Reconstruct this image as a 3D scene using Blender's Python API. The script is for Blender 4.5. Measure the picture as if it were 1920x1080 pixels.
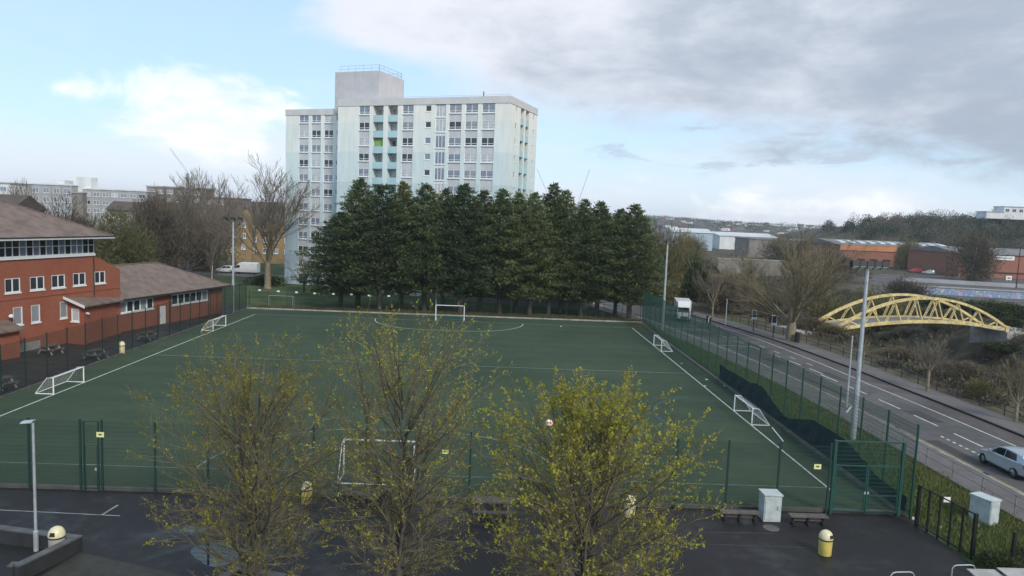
import bpy, math, random
import numpy as np
from mathutils import Vector, Matrix
random.seed(7); rng = np.random.default_rng(7)
for o in list(bpy.data.objects): bpy.data.objects.remove(o)
sc = bpy.context.scene
C = sc.collection
R = math.radians
# ------------------------------------------------------------------ camera
F, H, RHO = 1340.0, 13.5, 0.04          # focal length in photo pixels, eye height, roll
P, PSI = 0.09731, 0.02473               # pitch down, yaw to the right of the pitch axis
fw = Vector((math.sin(PSI)*math.cos(P), math.cos(PSI)*math.cos(P), -math.sin(P)))
r0 = Vector((math.cos(PSI), -math.sin(PSI), 0)); u0 = r0.cross(fw)
RT = r0*math.cos(RHO)+u0*math.sin(RHO); UP = u0*math.cos(RHO)-r0*math.sin(RHO)
cam = bpy.data.objects.new('camera', bpy.data.cameras.new('camera')); C.objects.link(cam)
cam.data.sensor_width = 36; cam.data.lens = 36*F/1920; cam.data.clip_start = .1; cam.data.clip_end = 9000
M = Matrix((RT, UP, -fw)).transposed().to_4x4(); M.translation = (0, 0, H); cam.matrix_world = M
sc.camera = cam
# ------------------------------------------------------------------ world
SUN_EL, SUN_AZ = R(38), R(150)          # azimuth clockwise from +Y
W = bpy.data.worlds.new('World'); sc.world = W; W.use_nodes = True
class N:
    """socket wrapper: arithmetic on it adds math nodes"""
    t = None
    def __init__(s, k): s.k = k
    def op(s, o, b=None, c=None, clamp=False):
        n = N.t.nodes.new('ShaderNodeMath'); n.operation = o; n.use_clamp = clamp
        for i, q in enumerate((s, b, c)):
            if q is None: continue
            if isinstance(q, N): N.t.links.new(q.k, n.inputs[i])
            else: n.inputs[i].default_value = q
        return N(n.outputs[0])
    def __add__(s, b): return s.op('ADD', b)
    def __sub__(s, b): return s.op('SUBTRACT', b)
    def __mul__(s, b): return s.op('MULTIPLY', b)
    def __truediv__(s, b): return s.op('DIVIDE', b)
    def sstep(s, a, b):
        n = N.t.nodes.new('ShaderNodeMapRange'); n.interpolation_type = 'SMOOTHSTEP'
        N.t.links.new(s.k, n.inputs[0]); n.inputs[1].default_value = a; n.inputs[2].default_value = b
        return N(n.outputs[0])
def nnode(t, **kw):
    n = N.t.nodes.new(t)
    for k, v in kw.items(): setattr(n, k, v)
    return n
def vec(x, y, z):
    n = nnode('ShaderNodeCombineXYZ')
    for i, q in enumerate((x, y, z)):
        if isinstance(q, N): N.t.links.new(q.k, n.inputs[i])
        else: n.inputs[i].default_value = q
    return n.outputs[0]
def noise(v, scale, detail=4, rough=.55, dist=0):
    n = nnode('ShaderNodeTexNoise'); n.inputs['Scale'].default_value = scale; n.inputs['Detail'].default_value = detail
    n.inputs['Roughness'].default_value = rough; n.inputs['Distortion'].default_value = dist
    if v is not None: N.t.links.new(v, n.inputs['Vector'])
    return N(n.outputs['Fac'])
def mixc(f, a, b):
    n = nnode('ShaderNodeMix', data_type='RGBA')
    for i, q in ((0, f), (6, a), (7, b)):
        if isinstance(q, N): N.t.links.new(q.k, n.inputs[i])
        elif hasattr(q, 'links'): N.t.links.new(q, n.inputs[i])
        elif i: n.inputs[i].default_value = (*q, 1)
        else: n.inputs[i].default_value = q
    return n.outputs[2]
def build_sky():
    N.t = W.node_tree; N.t.nodes.clear()
    out = nnode('ShaderNodeOutputWorld'); bg = nnode('ShaderNodeBackground')
    sky = nnode('ShaderNodeTexSky', sky_type='NISHITA'); sky.sun_disc = False
    sky.sun_elevation = SUN_EL; sky.sun_rotation = SUN_AZ; sky.air_density = 1.0; sky.dust_density = .6; sky.ozone_density = 1.5
    tc = nnode('ShaderNodeTexCoord'); sp = nnode('ShaderNodeSeparateXYZ'); N.t.links.new(tc.outputs['Generated'], sp.inputs[0])
    x, y, z = (N(sp.outputs[i]) for i in range(3))
    a = x/((x*x+y*y).op('SQRT')+.001)                       # sine of the azimuth
    v1 = vec(x*1.0, y*1.0, z*2.6)
    big = noise(v1, 4.5, 7, .58, .3); fine = noise(v1, 13, 6, .62, .2); soft = noise(vec(x, y, z*4), 2.6, 4, .5)
    # large grey cloud deck whose ragged lower edge sinks to the right
    edge = z-(a*-.165+.168)+(big-.5)*.16+(fine-.5)*.05
    deck = edge.sstep(-.02, .045)*(a+(big-.5)*.3+(fine-.5)*.08).sstep(-.30, -.17)
    # broken dark scraps under the deck
    scr = (noise(vec(x, y, z*3.2), 9.5, 6, .6, .4)+(a-.2)*.12).sstep(.55, .66)*z.sstep(.055, .09)*(z*-1+.19).sstep(0, .05)*a.sstep(.05, .2)
    # white heaps of cumulus, one large heap to the left, a low bank to the right
    dx = (a+.375)/.14; dz = (z-.105)/.062
    heap = (dx*dx+dz*dz)*-.5+.5
    low = (z*-1+.085).sstep(0, .05)*a.sstep(.02, .3)*.35
    cum = (noise(vec(x, y, z*2.0), 8, 8, .6, .35)*1.3+heap.op('MAXIMUM', -.35)*.52+low).sstep(.68, .99)
    veil = (soft*.9+(z*-1+.16)*2.2+(fine-.5)*.22).sstep(.42, .84)
    blue = nnode('ShaderNodeVectorMath', operation='SCALE'); N.t.links.new(sky.outputs[0], blue.inputs[0]); blue.inputs[3].default_value = 1.0
    col = mixc(.72, blue.outputs[0], (3.0, 4.25, 5.5)); col = mixc(veil*.88, col, (4.6, 4.95, 5.5))
    col = mixc(cum*.92, col, mixc(fine.sstep(.35, .6), (5.0, 5.3, 5.7), (6.2, 6.3, 6.4)))
    shade = (a*.85+(big-.5)*1.1+(fine-.5)*.4-.02).sstep(-.14, .55)
    grey = mixc(shade, (4.7, 4.85, 5.3), (2.3, 2.65, 3.2))
    col = mixc(scr*.75, col, (2.8, 3.2, 3.8))
    col = mixc(deck*.96, col, grey)
    N.t.links.new(col, bg.inputs[0]); bg.inputs[1].default_value = .1
    N.t.links.new(bg.outputs[0], out.inputs[0])
build_sky()
sun = bpy.data.objects.new('sun', bpy.data.lights.new('sun', 'SUN')); C.objects.link(sun)
sun.data.energy = 1.5; sun.data.angle = R(14); sun.data.color = (1, .95, .87)
sun.rotation_euler = (math.pi/2-SUN_EL, 0, -SUN_AZ+math.pi); sun.location = (0, -20, 60)
vs = sc.view_settings; vs.view_transform = 'Standard'; vs.look = 'None'; vs.gamma = 1; vs.exposure = .95; vs.use_curve_mapping = False

# ------------------------------------------------------------------ placing by measured sight lines
def ray(px, py): return fw+RT*((px-960)/F)+UP*((540-py)/F)
def G(px, py, z=0.):                     # where a sight line meets the level z
    d = ray(px, py); t = (z-H)/d.z; return Vector((d.x*t, d.y*t, z))
def at(px, py, Y):                       # the point of a sight line at distance Y
    d = ray(px, py); t = Y/d.y; return Vector((d.x*t, Y, H+d.z*t))
def on_x(px, py, X):
    d = ray(px, py); t = X/d.x; return Vector((X, d.y*t, H+d.z*t))

# ------------------------------------------------------------------ mesh helpers
def mesh_np(name, v, f):
    v = np.asarray(v, np.float32); f = np.asarray(f, np.int32); k = f.shape[1]
    me = bpy.data.meshes.new(name); me.vertices.add(len(v)); me.vertices.foreach_set('co', v.ravel())
    me.loops.add(f.size); me.loops.foreach_set('vertex_index', f.ravel())
    me.polygons.add(len(f)); me.polygons.foreach_set('loop_start', np.arange(0, f.size, k, dtype=np.int32))
    me.polygons.foreach_set('loop_total', np.full(len(f), k, np.int32)); me.update(calc_edges=True); me.validate()
    return me
def wl(p):
    s = Vector((0, 0, 0))
    while p: s += p.location; p = p.parent
    return s
def link(name, me, mat=None, parent=None, loc=(0, 0, 0), rz=0.):
    o = bpy.data.objects.new(name, me); C.objects.link(o)
    if mat is not None and me is not None and not me.materials:
        for m in (mat if isinstance(mat, (list, tuple)) else (mat,)): me.materials.append(m)
    o.location = loc; o.rotation_euler = (0, 0, rz)
    if parent: o.parent = parent
    return o
def inst(name, me, parent, wloc, rz=0., scale=None):      # place shared mesh data at a world position under a parent
    o = bpy.data.objects.new(name, me); C.objects.link(o); o.parent = parent
    o.location = Vector(wloc)-wl(parent); o.rotation_euler = (0, 0, rz)
    if scale: o.scale = scale
    return o
def tag(o, label=None, cat=None, group=None, kind=None):
    for k, q in (('label', label), ('category', cat), ('group', group), ('kind', kind)):
        if q: o[k] = q
    return o
def thing(name, label, cat, loc=(0, 0, 0), rz=0., group=None):
    o = bpy.data.objects.new(name, None); C.objects.link(o); o.location = loc; o.rotation_euler = (0, 0, rz)
    o.empty_display_size = .2
    return tag(o, label, cat, group)
def copy_tree(o, parent=None):
    c = o.copy(); C.objects.link(c); c.parent = parent
    for ch in list(o.children): copy_tree(ch, c)
    return c
class MB:
    def __init__(s): s.v = []; s.f = []; s.m = []
    def add(s, vs, fs, mi=0):
        b = len(s.v); s.v += [tuple(q) for q in vs]; s.f += [tuple(i+b for i in f) for f in fs]; s.m += [mi]*len(fs); return s
    def hexa(s, p, mi=0):                # eight corners: bottom ring then top ring
        return s.add(p, [(3, 2, 1, 0), (4, 5, 6, 7), (0, 1, 5, 4), (1, 2, 6, 5), (2, 3, 7, 6), (3, 0, 4, 7)], mi)
    def bx(s, x0, x1, y0, y1, z0, z1, mi=0):
        return s.hexa([(x0, y0, z0), (x1, y0, z0), (x1, y1, z0), (x0, y1, z0), (x0, y0, z1), (x1, y0, z1), (x1, y1, z1), (x0, y1, z1)], mi)
    def ob(s, o, a, u0, u1, v0, v1, z0, z1, mi=0):        # box in a wall frame: u along angle a, v inward
        e = (math.cos(a), math.sin(a)); n = (-e[1], e[0])
        q = lambda u, v, z: (o[0]+e[0]*u+n[0]*v, o[1]+e[1]*u+n[1]*v, z)
        return s.hexa([q(u0, v0, z0), q(u1, v0, z0), q(u1, v1, z0), q(u0, v1, z0), q(u0, v0, z1), q(u1, v0, z1), q(u1, v1, z1), q(u0, v1, z1)], mi)
    def bar(s, p, q, w, h=None, mi=0):
        p, q = Vector(p), Vector(q); h = h or w; d = (q-p).normalized()
        a = d.cross(Vector((0, 0, 1)))
        a = Vector((1, 0, 0)) if a.length < 1e-4 else a.normalized()
        b = a.cross(d); a = a*w/2; b = b*h/2
        return s.hexa([p-a-b, p+a-b, p+a+b, p-a+b, q-a-b, q+a-b, q+a+b, q-a+b], mi)
    def tube(s, pts, rad, n=8, mi=0, cap=True):
        pts = [Vector(p) for p in pts]; rad = rad if isinstance(rad, (list, tuple)) else [rad]*len(pts)
        b = len(s.v); k = len(pts)
        for i, p in enumerate(pts):
            d = (pts[min(i+1, k-1)]-pts[max(i-1, 0)]).normalized()
            a = d.cross(Vector((0, 1, 0)) if abs(d.y) < .9 else Vector((1, 0, 0))).normalized(); c = d.cross(a)
            for j in range(n):
                t = 2*math.pi*j/n; s.v.append(tuple(p+(a*math.cos(t)+c*math.sin(t))*rad[i]))
        for i in range(k-1):
            for j in range(n):
                s.f.append((b+i*n+j, b+i*n+(j+1) % n, b+(i+1)*n+(j+1) % n, b+(i+1)*n+j)); s.m.append(mi)
        if cap:
            s.f.append(tuple(b+j for j in range(n))[::-1]); s.f.append(tuple(b+(k-1)*n+j for j in range(n))); s.m += [mi]*2
        return s
    def lathe(s, prof, n=16, c=(0, 0, 0), mi=0):
        b = len(s.v); k = len(prof)
        for r, z in prof:
            for j in range(n):
                t = 2*math.pi*j/n; s.v.append((c[0]+r*math.cos(t), c[1]+r*math.sin(t), c[2]+z))
        for i in range(k-1):
            for j in range(n):
                s.f.append((b+i*n+j, b+i*n+(j+1) % n, b+(i+1)*n+(j+1) % n, b+(i+1)*n+j)); s.m.append(mi)
        s.f.append(tuple(b+j for j in range(n))[::-1]); s.f.append(tuple(b+(k-1)*n+j for j in range(n))); s.m += [mi]*2
        return s
    def prism(s, pts, z0, z1, mi=0):
        n = len(pts); b = len(s.v)
        s.v += [(p[0], p[1], z0) for p in pts]+[(p[0], p[1], z1) for p in pts]
        s.f += [tuple(b+i for i in range(n))[::-1], tuple(b+n+i for i in range(n))]
        s.f += [(b+i, b+(i+1) % n, b+n+(i+1) % n, b+n+i) for i in range(n)]; s.m += [mi]*(n+2)
        return s
    def strip(s, L, Rr, mi=0):           # ribbon between two rows of points
        b = len(s.v); n = len(L); s.v += [tuple(p) for p in L]+[tuple(p) for p in Rr]
        s.f += [(b+i, b+n+i, b+n+i+1, b+i+1) for i in range(n-1)]; s.m += [mi]*(n-1); return s
    def mesh(s, name, mats=None, off=(0, 0, 0), smooth=False):
        me = bpy.data.meshes.new(name)
        me.from_pydata([(q[0]-off[0], q[1]-off[1], q[2]-off[2]) for q in s.v], [], s.f)
        for m in (mats if isinstance(mats, (list, tuple)) else [mats] if mats else []): me.materials.append(m)
        if any(s.m): me.polygons.foreach_set('material_index', s.m)
        if smooth:
            me.polygons.foreach_set('use_smooth', [True]*len(me.polygons))
            try: me.set_sharp_from_angle(angle=R(38))
            except Exception: pass
        me.update(); return me
    def build(s, name, mats, parent=None, smooth=False):  # geometry in world coordinates
        off = wl(parent); return link(name, s.mesh(name, mats, off, smooth), None, parent)
def seg_mesh(name, p0, p1, ra, rb, n=3):                  # many thin tapering rods in one mesh
    p0, p1 = np.asarray(p0, float), np.asarray(p1, float); ra = np.broadcast_to(ra, len(p0)); rb = np.broadcast_to(rb, len(p0))
    d = p1-p0; L = np.linalg.norm(d, axis=1, keepdims=True); d = d/np.maximum(L, 1e-6)
    ref = np.where(np.abs(d[:, 2:3]) < .9, np.array([[0, 0, 1.]]), np.array([[1., 0, 0]]))
    a = np.cross(d, ref); a /= np.linalg.norm(a, axis=1, keepdims=True); b = np.cross(d, a)
    vs = []
    for p, r in ((p0, ra), (p1, rb)):
        for j in range(n):
            t = 2*math.pi*j/n; vs.append(p+(a*math.cos(t)+b*math.sin(t))*r[:, None])
    v = np.stack(vs, 1).reshape(-1, 3); base = (np.arange(len(p0))*2*n)[:, None]
    f = np.concatenate([base+np.array([[j, (j+1) % n, n+(j+1) % n, n+j]]) for j in range(n)], 0)
    return mesh_np(name, v, f)
def leaf_mesh(name, c, d, ln, wd, nrm=None):              # kite-shaped leaves at c along d
    c, d = np.asarray(c, float), np.asarray(d, float); k = len(c); d = d/np.linalg.norm(d, axis=1, keepdims=True)
    q = rng.normal(size=(k, 3)) if nrm is None else nrm
    s = np.cross(d, q); s /= np.maximum(np.linalg.norm(s, axis=1, keepdims=True), 1e-5)
    ln = np.broadcast_to(ln, k)[:, None]; wd = np.broadcast_to(wd, k)[:, None]
    up = np.cross(s, d)*wd*.25
    v = np.stack([c, c+d*ln*.45+s*wd*.5+up, c+d*ln, c+d*ln*.45-s*wd*.5+up], 1).reshape(-1, 3)
    f = (np.arange(k)*4)[:, None]+np.array([[0, 1, 2, 3]])
    return mesh_np(name, v, f)

# ------------------------------------------------------------------ materials
def mat(name, col, rough=.7, var=.18, scale=3., bump=0., bscale=30., metal=0., col2=None, spec=.5, coat=0., world=False, detail=5):
    m = bpy.data.materials.new(name); m.use_nodes = True; N.t = m.node_tree; b = N.t.nodes['Principled BSDF']
    b.inputs['Roughness'].default_value = rough; b.inputs['Metallic'].default_value = metal; b.inputs['Specular IOR Level'].default_value = spec
    b.inputs['Coat Weight'].default_value = coat
    tc = nnode('ShaderNodeTexCoord'); co = nnode('ShaderNodeNewGeometry').outputs['Position'] if world else tc.outputs['Object']
    if var or col2:
        f = noise(co, scale, detail, .6)
        a = tuple(q*(1-var) for q in col); c = tuple(min(1, q*(1+var)) for q in (col2 or col))
        N.t.links.new(mixc(f.sstep(.3, .7), a, c), b.inputs['Base Color'])
    else: b.inputs['Base Color'].default_value = (*col, 1)
    if bump:
        bn = nnode('ShaderNodeBump'); bn.inputs['Strength'].default_value = bump; bn.inputs['Distance'].default_value = .02
        N.t.links.new(noise(co, bscale, 4).k, bn.inputs['Height']); N.t.links.new(bn.outputs[0], b.inputs['Normal'])
    return m
def foliage(name, a, c, scale=1.2, trans=.25, rnd=.35):
    m = bpy.data.materials.new(name); m.use_nodes = True; N.t = m.node_tree; b = N.t.nodes['Principled BSDF']; out = N.t.nodes['Material Output']
    b.inputs['Roughness'].default_value = .6; b.inputs['Specular IOR Level'].default_value = .25
    co = nnode('ShaderNodeNewGeometry').outputs['Position']
    f = noise(co, scale, 3)*.7+noise(co, scale*9, 2)*.5-.1
    oi = nnode('ShaderNodeObjectInfo'); f = f+(N(oi.outputs['Random'])-.5)*rnd
    cc = mixc(f.sstep(.25, .75), a, c); N.t.links.new(cc, b.inputs['Base Color'])
    if trans:
        tr = nnode('ShaderNodeBsdfTranslucent'); N.t.links.new(cc, tr.inputs[0]); mx = nnode('ShaderNodeMixShader'); mx.inputs[0].default_value = trans
        N.t.links.new(b.outputs[0], mx.inputs[1]); N.t.links.new(tr.outputs[0], mx.inputs[2]); N.t.links.new(mx.outputs[0], out.inputs[0])
    return m
def brick(name, a, c, mortar, ang, sc_=1.):
    m = bpy.data.materials.new(name); m.use_nodes = True; N.t = m.node_tree; b = N.t.nodes['Principled BSDF']; b.inputs['Roughness'].default_value = .85
    sp = nnode('ShaderNodeSeparateXYZ'); N.t.links.new(nnode('ShaderNodeNewGeometry').outputs['Position'], sp.inputs[0])
    x, y, z = (N(sp.outputs[i]) for i in range(3)); u = x*math.cos(ang)+y*math.sin(ang); w = x*-math.sin(ang)+y*math.cos(ang)
    bt = nnode('ShaderNodeTexBrick'); N.t.links.new(vec(u+w, z, 0.), bt.inputs['Vector'])
    bt.inputs['Color1'].default_value = (*a, 1); bt.inputs['Color2'].default_value = (*c, 1); bt.inputs['Mortar'].default_value = (*mortar, 1)
    bt.inputs['Scale'].default_value = 1; bt.inputs['Brick Width'].default_value = .225*sc_; bt.inputs['Row Height'].default_value = .075*sc_; bt.inputs['Mortar Size'].default_value = .008*sc_
    big = noise(vec(u, w, z), .5, 5); dk = tuple(q*.72 for q in a)
    N.t.links.new(mixc(big.sstep(.42, .75)*.5, bt.outputs[0], dk), b.inputs['Base Color'])
    return m
def bands(name, stops, rough=.75):       # paint in level bands: (height, colour) from the ground up
    m = bpy.data.materials.new(name); m.use_nodes = True; N.t = m.node_tree; b = N.t.nodes['Principled BSDF']; b.inputs['Roughness'].default_value = rough
    g = nnode('ShaderNodeNewGeometry').outputs['Position']; sp = nnode('ShaderNodeSeparateXYZ'); N.t.links.new(g, sp.inputs[0]); z = N(sp.outputs[2])
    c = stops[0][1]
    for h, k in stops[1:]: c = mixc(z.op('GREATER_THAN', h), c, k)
    f = noise(vec(N(sp.outputs[0])*1.5, N(sp.outputs[1])*1.5, z*.25), 1., 4)
    dk = nnode('ShaderNodeMix', data_type='RGBA', blend_type='MULTIPLY'); dk.inputs[0].default_value = 1
    N.t.links.new(c, dk.inputs[6]) if hasattr(c, 'links') else None
    N.t.links.new(mixc(f.sstep(.35, .7), (.9, .91, .91), (1, 1, 1)), dk.inputs[7]); N.t.links.new(dk.outputs[2], b.inputs['Base Color'])
    return m
def wet_tarmac(name, a, c, dry=.55, wet=.12, lo=.42, hi=.62, spec=.4):
    m = bpy.data.materials.new(name); m.use_nodes = True; N.t = m.node_tree; b = N.t.nodes['Principled BSDF']; b.inputs['Specular IOR Level'].default_value = spec
    co = nnode('ShaderNodeNewGeometry').outputs['Position']
    big = noise(co, .22, 5, .6, .4); fine = noise(co, 9, 5, .7); med = noise(co, 1.3, 4)
    N.t.links.new(mixc((big*.6+med*.4).sstep(.35, .65), a, c), b.inputs['Base Color'])
    rr = (big*.8+med*.2).sstep(lo, hi); n = nnode('ShaderNodeMapRange'); N.t.links.new(rr.k, n.inputs[0]); n.inputs[3].default_value = dry; n.inputs[4].default_value = wet
    N.t.links.new((N(n.outputs[0])+(fine-.5)*.12).k, b.inputs['Roughness'])
    bn = nnode('ShaderNodeBump'); bn.inputs['Strength'].default_value = .25; bn.inputs['Distance'].default_value = .01
    N.t.links.new(noise(co, 45, 3).k, bn.inputs['Height']); N.t.links.new(bn.outputs[0], b.inputs['Normal'])
    return m
def glass(name, col, rough=.06): return mat(name, col, rough, .25, .6, spec=.6)
def turf_mat():
    m = mat('artificial turf', (.047, .072, .046), .95, 0, spec=.12); N.t = m.node_tree; b = N.t.nodes['Principled BSDF']; co = nnode('ShaderNodeNewGeometry').outputs['Position']
    sp = nnode('ShaderNodeSeparateXYZ'); N.t.links.new(co, sp.inputs[0]); y = N(sp.outputs[1]); x = N(sp.outputs[0])
    roll = (y*.27).op('FRACT').op('GREATER_THAN', .5); seam = (y*.54).op('FRACT').sstep(.0, .03)
    big = noise(co, .09, 6, .6, .5); med = noise(co, .8, 5, .65); fine = noise(co, 14, 3)
    f = big*.75+med*.35+fine*.14+roll*.05+(seam-1)*.05-.10
    N.t.links.new(mixc(f.sstep(.3, .8), (.036, .058, .039), (.060, .086, .054)), b.inputs['Base Color'])
    bn = nnode('ShaderNodeBump'); bn.inputs['Strength'].default_value = .5; bn.inputs['Distance'].default_value = .02; N.t.links.new(noise(co, 60, 3).k, bn.inputs['Height']); N.t.links.new(bn.outputs[0], b.inputs['Normal'])
    return m
m_turf = turf_mat()
m_play = wet_tarmac('wet playground tarmac', (.013, .0125, .013), (.021, .0205, .021), .62, .12, .50, .72, .30)
m_side = wet_tarmac('dark yard tarmac', (.022, .022, .024), (.034, .033, .034), .65, .35)
m_road = wet_tarmac('road asphalt', (.070, .067, .066), (.092, .087, .085), .85, .6)
m_lane = wet_tarmac('brown side lane asphalt', (.070, .058, .054), (.085, .072, .068), .75, .5)
m_pave = wet_tarmac('pavement asphalt', (.10, .094, .092), (.135, .125, .12), .85, .65)
m_brownpave = mat('mossy brown paving', (.030, .028, .022), .75, .3, 1.5, .4, 30, world=True)
m_puddle = mat('puddle water', (.012, .014, .017), .02, 0, spec=1.)
m_kerb = mat('concrete kerb', (.27, .26, .235), .85, .3, 1.4, .2, world=True)
m_dkerb = mat('weathered dark kerb', (.10, .095, .088), .85, .3, 1.2, world=True)
m_line = mat('white line paint', (.50, .54, .50), .7, .2, 2., world=True)
m_fline = mat('faint worn white line paint', (.24, .27, .26), .7, .3, 2., world=True)
m_bline = mat('blue line paint', (.045, .10, .19), .7, .2, 2., world=True)
m_yline = mat('yellow line paint', (.33, .27, .11), .7, .25, 2., world=True)
m_grass = mat('grass ground', (.040, .070, .024), .9, .35, .25, .6, 25, col2=(.065, .085, .033), spec=.2, world=True, detail=8)
m_scrubg = mat('scrubby bank soil', (.085, .072, .055), .95, .35, .35, .7, 12, col2=(.080, .074, .048), spec=.1, world=True, detail=8)
m_blade = foliage('grass blades', (.058, .115, .030), (.155, .185, .062), .8, .3)
m_dryblade = foliage('dry grass', (.13, .12, .05), (.22, .18, .09), .8, .3)
m_green = mat('green fence paint', (.012, .062, .048), .5, .15, 5)
m_dgreen = mat('dark green fence paint', (.010, .034, .028), .5, .15, 5)
m_net = mat('dark green windbreak netting', (.010, .028, .030), .9, .25, 3, .5, 80)
m_black = mat('black paint', (.012, .012, .013), .5, .1, 4)
m_white = mat('white paint', (.74, .76, .76), .5, .06, 4)
m_upvc = mat('white window frame', (.74, .77, .77), .45, .05, 2)
m_galv = mat('galvanised steel', (.42, .46, .48), .45, .15, 3, metal=.35)
m_dgalv = mat('dull weathered steel', (.17, .175, .18), .6, .15, 3)
m_cab = mat('pale grey cabinet paint', (.42, .47, .47), .5, .15, 2.5)
m_yel = mat('yellow bin plastic', (.62, .50, .13), .4, .12, 2, spec=.5)
m_cream = mat('cream bin plastic', (.66, .60, .38), .4, .1, 2)
m_dim = mat('dark rubber', (.015, .015, .015), .8, .1, 3)
m_wood = mat('weathered wood', (.11, .095, .085), .8, .25, 3)
m_conc = mat('pale concrete', (.32, .31, .29), .85, .2, 1.5, .2)
m_wallk = mat('dark painted wall', (.022, .024, .026), .8, .25, 1.5, .3, 20)
m_wallt = mat('wall coping', (.085, .088, .09), .7, .25, 2., .2)
m_sign = mat('yellow sign', (.72, .70, .32), .5, .05)
m_ink = mat('dark print', (.10, .09, .05), .6, .1)
m_brick = brick('red brick', (.315, .085, .042), (.235, .064, .034), (.27, .15, .10), R(75.5))
m_brick2 = brick('far red brick', (.30, .115, .072), (.25, .09, .058), (.22, .13, .09), 0., 3)
m_bricky = brick('buff yellow brick', (.32, .215, .095), (.26, .17, .075), (.26, .2, .12), 0., 2)
m_tile = mat('brown roof tiles', (.150, .110, .092), .85, .18, 1.1, .6, 9, col2=(.165, .125, .105), world=True)
m_dtile = mat('dark roof tiles', (.085, .066, .056), .85, .2, .7, .5, 6, world=True)
m_soffit = mat('dark fascia', (.03, .03, .032), .6, .1)
m_lfascia = mat('pale fascia', (.50, .52, .50), .6, .1)
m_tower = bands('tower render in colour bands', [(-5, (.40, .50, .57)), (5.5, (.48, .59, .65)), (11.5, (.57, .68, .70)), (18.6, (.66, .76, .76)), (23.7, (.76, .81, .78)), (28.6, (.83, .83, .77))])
m_spand = mat('grey spandrel panel', (.53, .54, .56), .6, .08, .6)
m_parap = mat('grey parapet cladding', (.58, .58, .57), .6, .06, .6)
m_aqua = mat('aqua balcony panel', (.40, .58, .62), .6, .08, .6)
m_plant = mat('ribbed grey cladding', (.50, .50, .52), .6, .06, .6)
PANE = [glass('dark window glass', (.036, .043, .050)), glass('blue grey window glass', (.20, .24, .30)), glass('window with pale curtain', (.48, .50, .52)), glass('window with grey blind', (.26, .28, .30))]
m_lime = mat('lime green balcony screen', (.20, .38, .08), .6, .1)
m_bridge = mat('yellow bridge paint', (.50, .40, .18), .6, .22, 1.6, .3, 12, col2=(.58, .47, .22))
m_bark = mat('brown grey bark', (.080, .070, .055), .9, .3, 4, .5, 20)
m_olive = mat('olive mossy twigs', (.165, .14, .080), .9, .25, 2)
m_twig = mat('grey brown twigs', (.165, .14, .11), .9, .25, 2)
m_tan = mat('tan olive twigs', (.19, .165, .10), .9, .25, 2)
m_birch = mat('pale birch bark', (.36, .34, .30), .8, .3, 5)
m_plane = mat('pale tan bark', (.20, .165, .11), .9, .3, 3)
m_cbark = mat('conifer bark', (.085, .075, .062), .9, .3, 3)
m_bud = foliage('young yellow green leaves', (.24, .225, .030), (.46, .46, .060), 1.5, .4)
m_con = foliage('conifer foliage', (.042, .074, .036), (.150, .182, .070), .75, .25, .3)
m_willow = foliage('willow leaves', (.070, .080, .030), (.125, .125, .052), .5, .25)
m_ever = foliage('evergreen shrub leaves', (.022, .042, .018), (.070, .090, .036), .7, .15)
m_brownf = foliage('brown twiggy mass', (.080, .068, .052), (.16, .135, .095), .5, .1)
m_olivef = foliage('olive budding mass', (.10, .092, .042), (.20, .18, .085), .5, .15)
m_wall_w = mat('white rendered wall', (.62, .64, .64), .8, .12, .2)
m_wall_g = mat('grey rendered wall', (.33, .33, .335), .8, .15, .2)
m_wall_d = mat('drab concrete wall', (.20, .185, .165), .85, .2, .3)
m_shed = mat('pale blue shed cladding', (.36, .44, .52), .6, .08, .1)
m_roofw = mat('pale sheet roof', (.55, .57, .58), .6, .12, .1)
m_roofg = mat('grey sheet roof', (.17, .165, .16), .8, .2, .15)
m_orange = mat('orange fascia panel', (.46, .19, .085), .7, .15, .2)
m_water = mat('river water', (.035, .032, .024), .12, .2, .3)
m_silver = mat('silver car paint', (.40, .46, .52), .3, .04, 1, metal=.5, coat=.6)
m_vanw = mat('white vehicle paint', (.72, .74, .75), .35, .05, 1, coat=.4)
m_redp = mat('red vehicle paint', (.38, .03, .035), .35, .05, 1, coat=.4)
m_bluep = mat('dark blue vehicle paint', (.03, .05, .11), .35, .05, 1, coat=.4)
m_cglass = mat('car glass', (.012, .014, .017), .06, 0, spec=.7)
m_tlamp = mat('red lamp lens', (.45, .02, .015), .25, 0)
m_hlamp = mat('clear lamp lens', (.65, .68, .70), .15, 0)
m_rim = mat('wheel rim', (.35, .36, .37), .4, 0, metal=.6)

# ------------------------------------------------------------------ the ground
def river_h(x, y):
    c = 61+max(0, y-150)*.05
    d = abs(x-c); t = min(1, max(0, (d-4)/11.)); s = t*t*(3-2*t)
    return -7.0*(1-s)
def gh(x, y):
    return -.06+(river_h(x, y) if x > 30 else 0)
xs = [-1900, -1200, -700, -400, -250, -150, -90, -60, -40, -20, 0, 15, 20, 30, 36]+list(np.arange(39.5, 80, 1.5))+[85, 100, 130, 170, 230, 300, 420, 600, 900, 1400, 2450]
ys = [-80, -40, 0, 15, 30, 45, 60, 75, 90, 105, 120, 135, 150, 180, 220, 270, 340, 420, 520, 650, 900, 1300, 2000, 2900]
gb = MB(); nx = len(xs)
gb.v = [(x, y, gh(x, y)) for y in ys for x in xs]
for j in range(len(ys)-1):
    for i in range(nx-1):
        gb.f.append((j*nx+i, j*nx+i+1, (j+1)*nx+i+1, (j+1)*nx+i)); gb.m.append(1 if (xs[i] >= 36 or ys[j] >= 220 or (xs[i] >= 20 and ys[j] >= 105)) else 0)
tag(gb.build('ground', [m_grass, m_scrubg]), kind='structure')
tag(MB().add([(46, -80, -6.2), (70, -80, -6.2), (95, 600, -6.2), (66, 600, -6.2)], [(0, 1, 2, 3)]).build('river', m_water), kind='structure')
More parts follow.
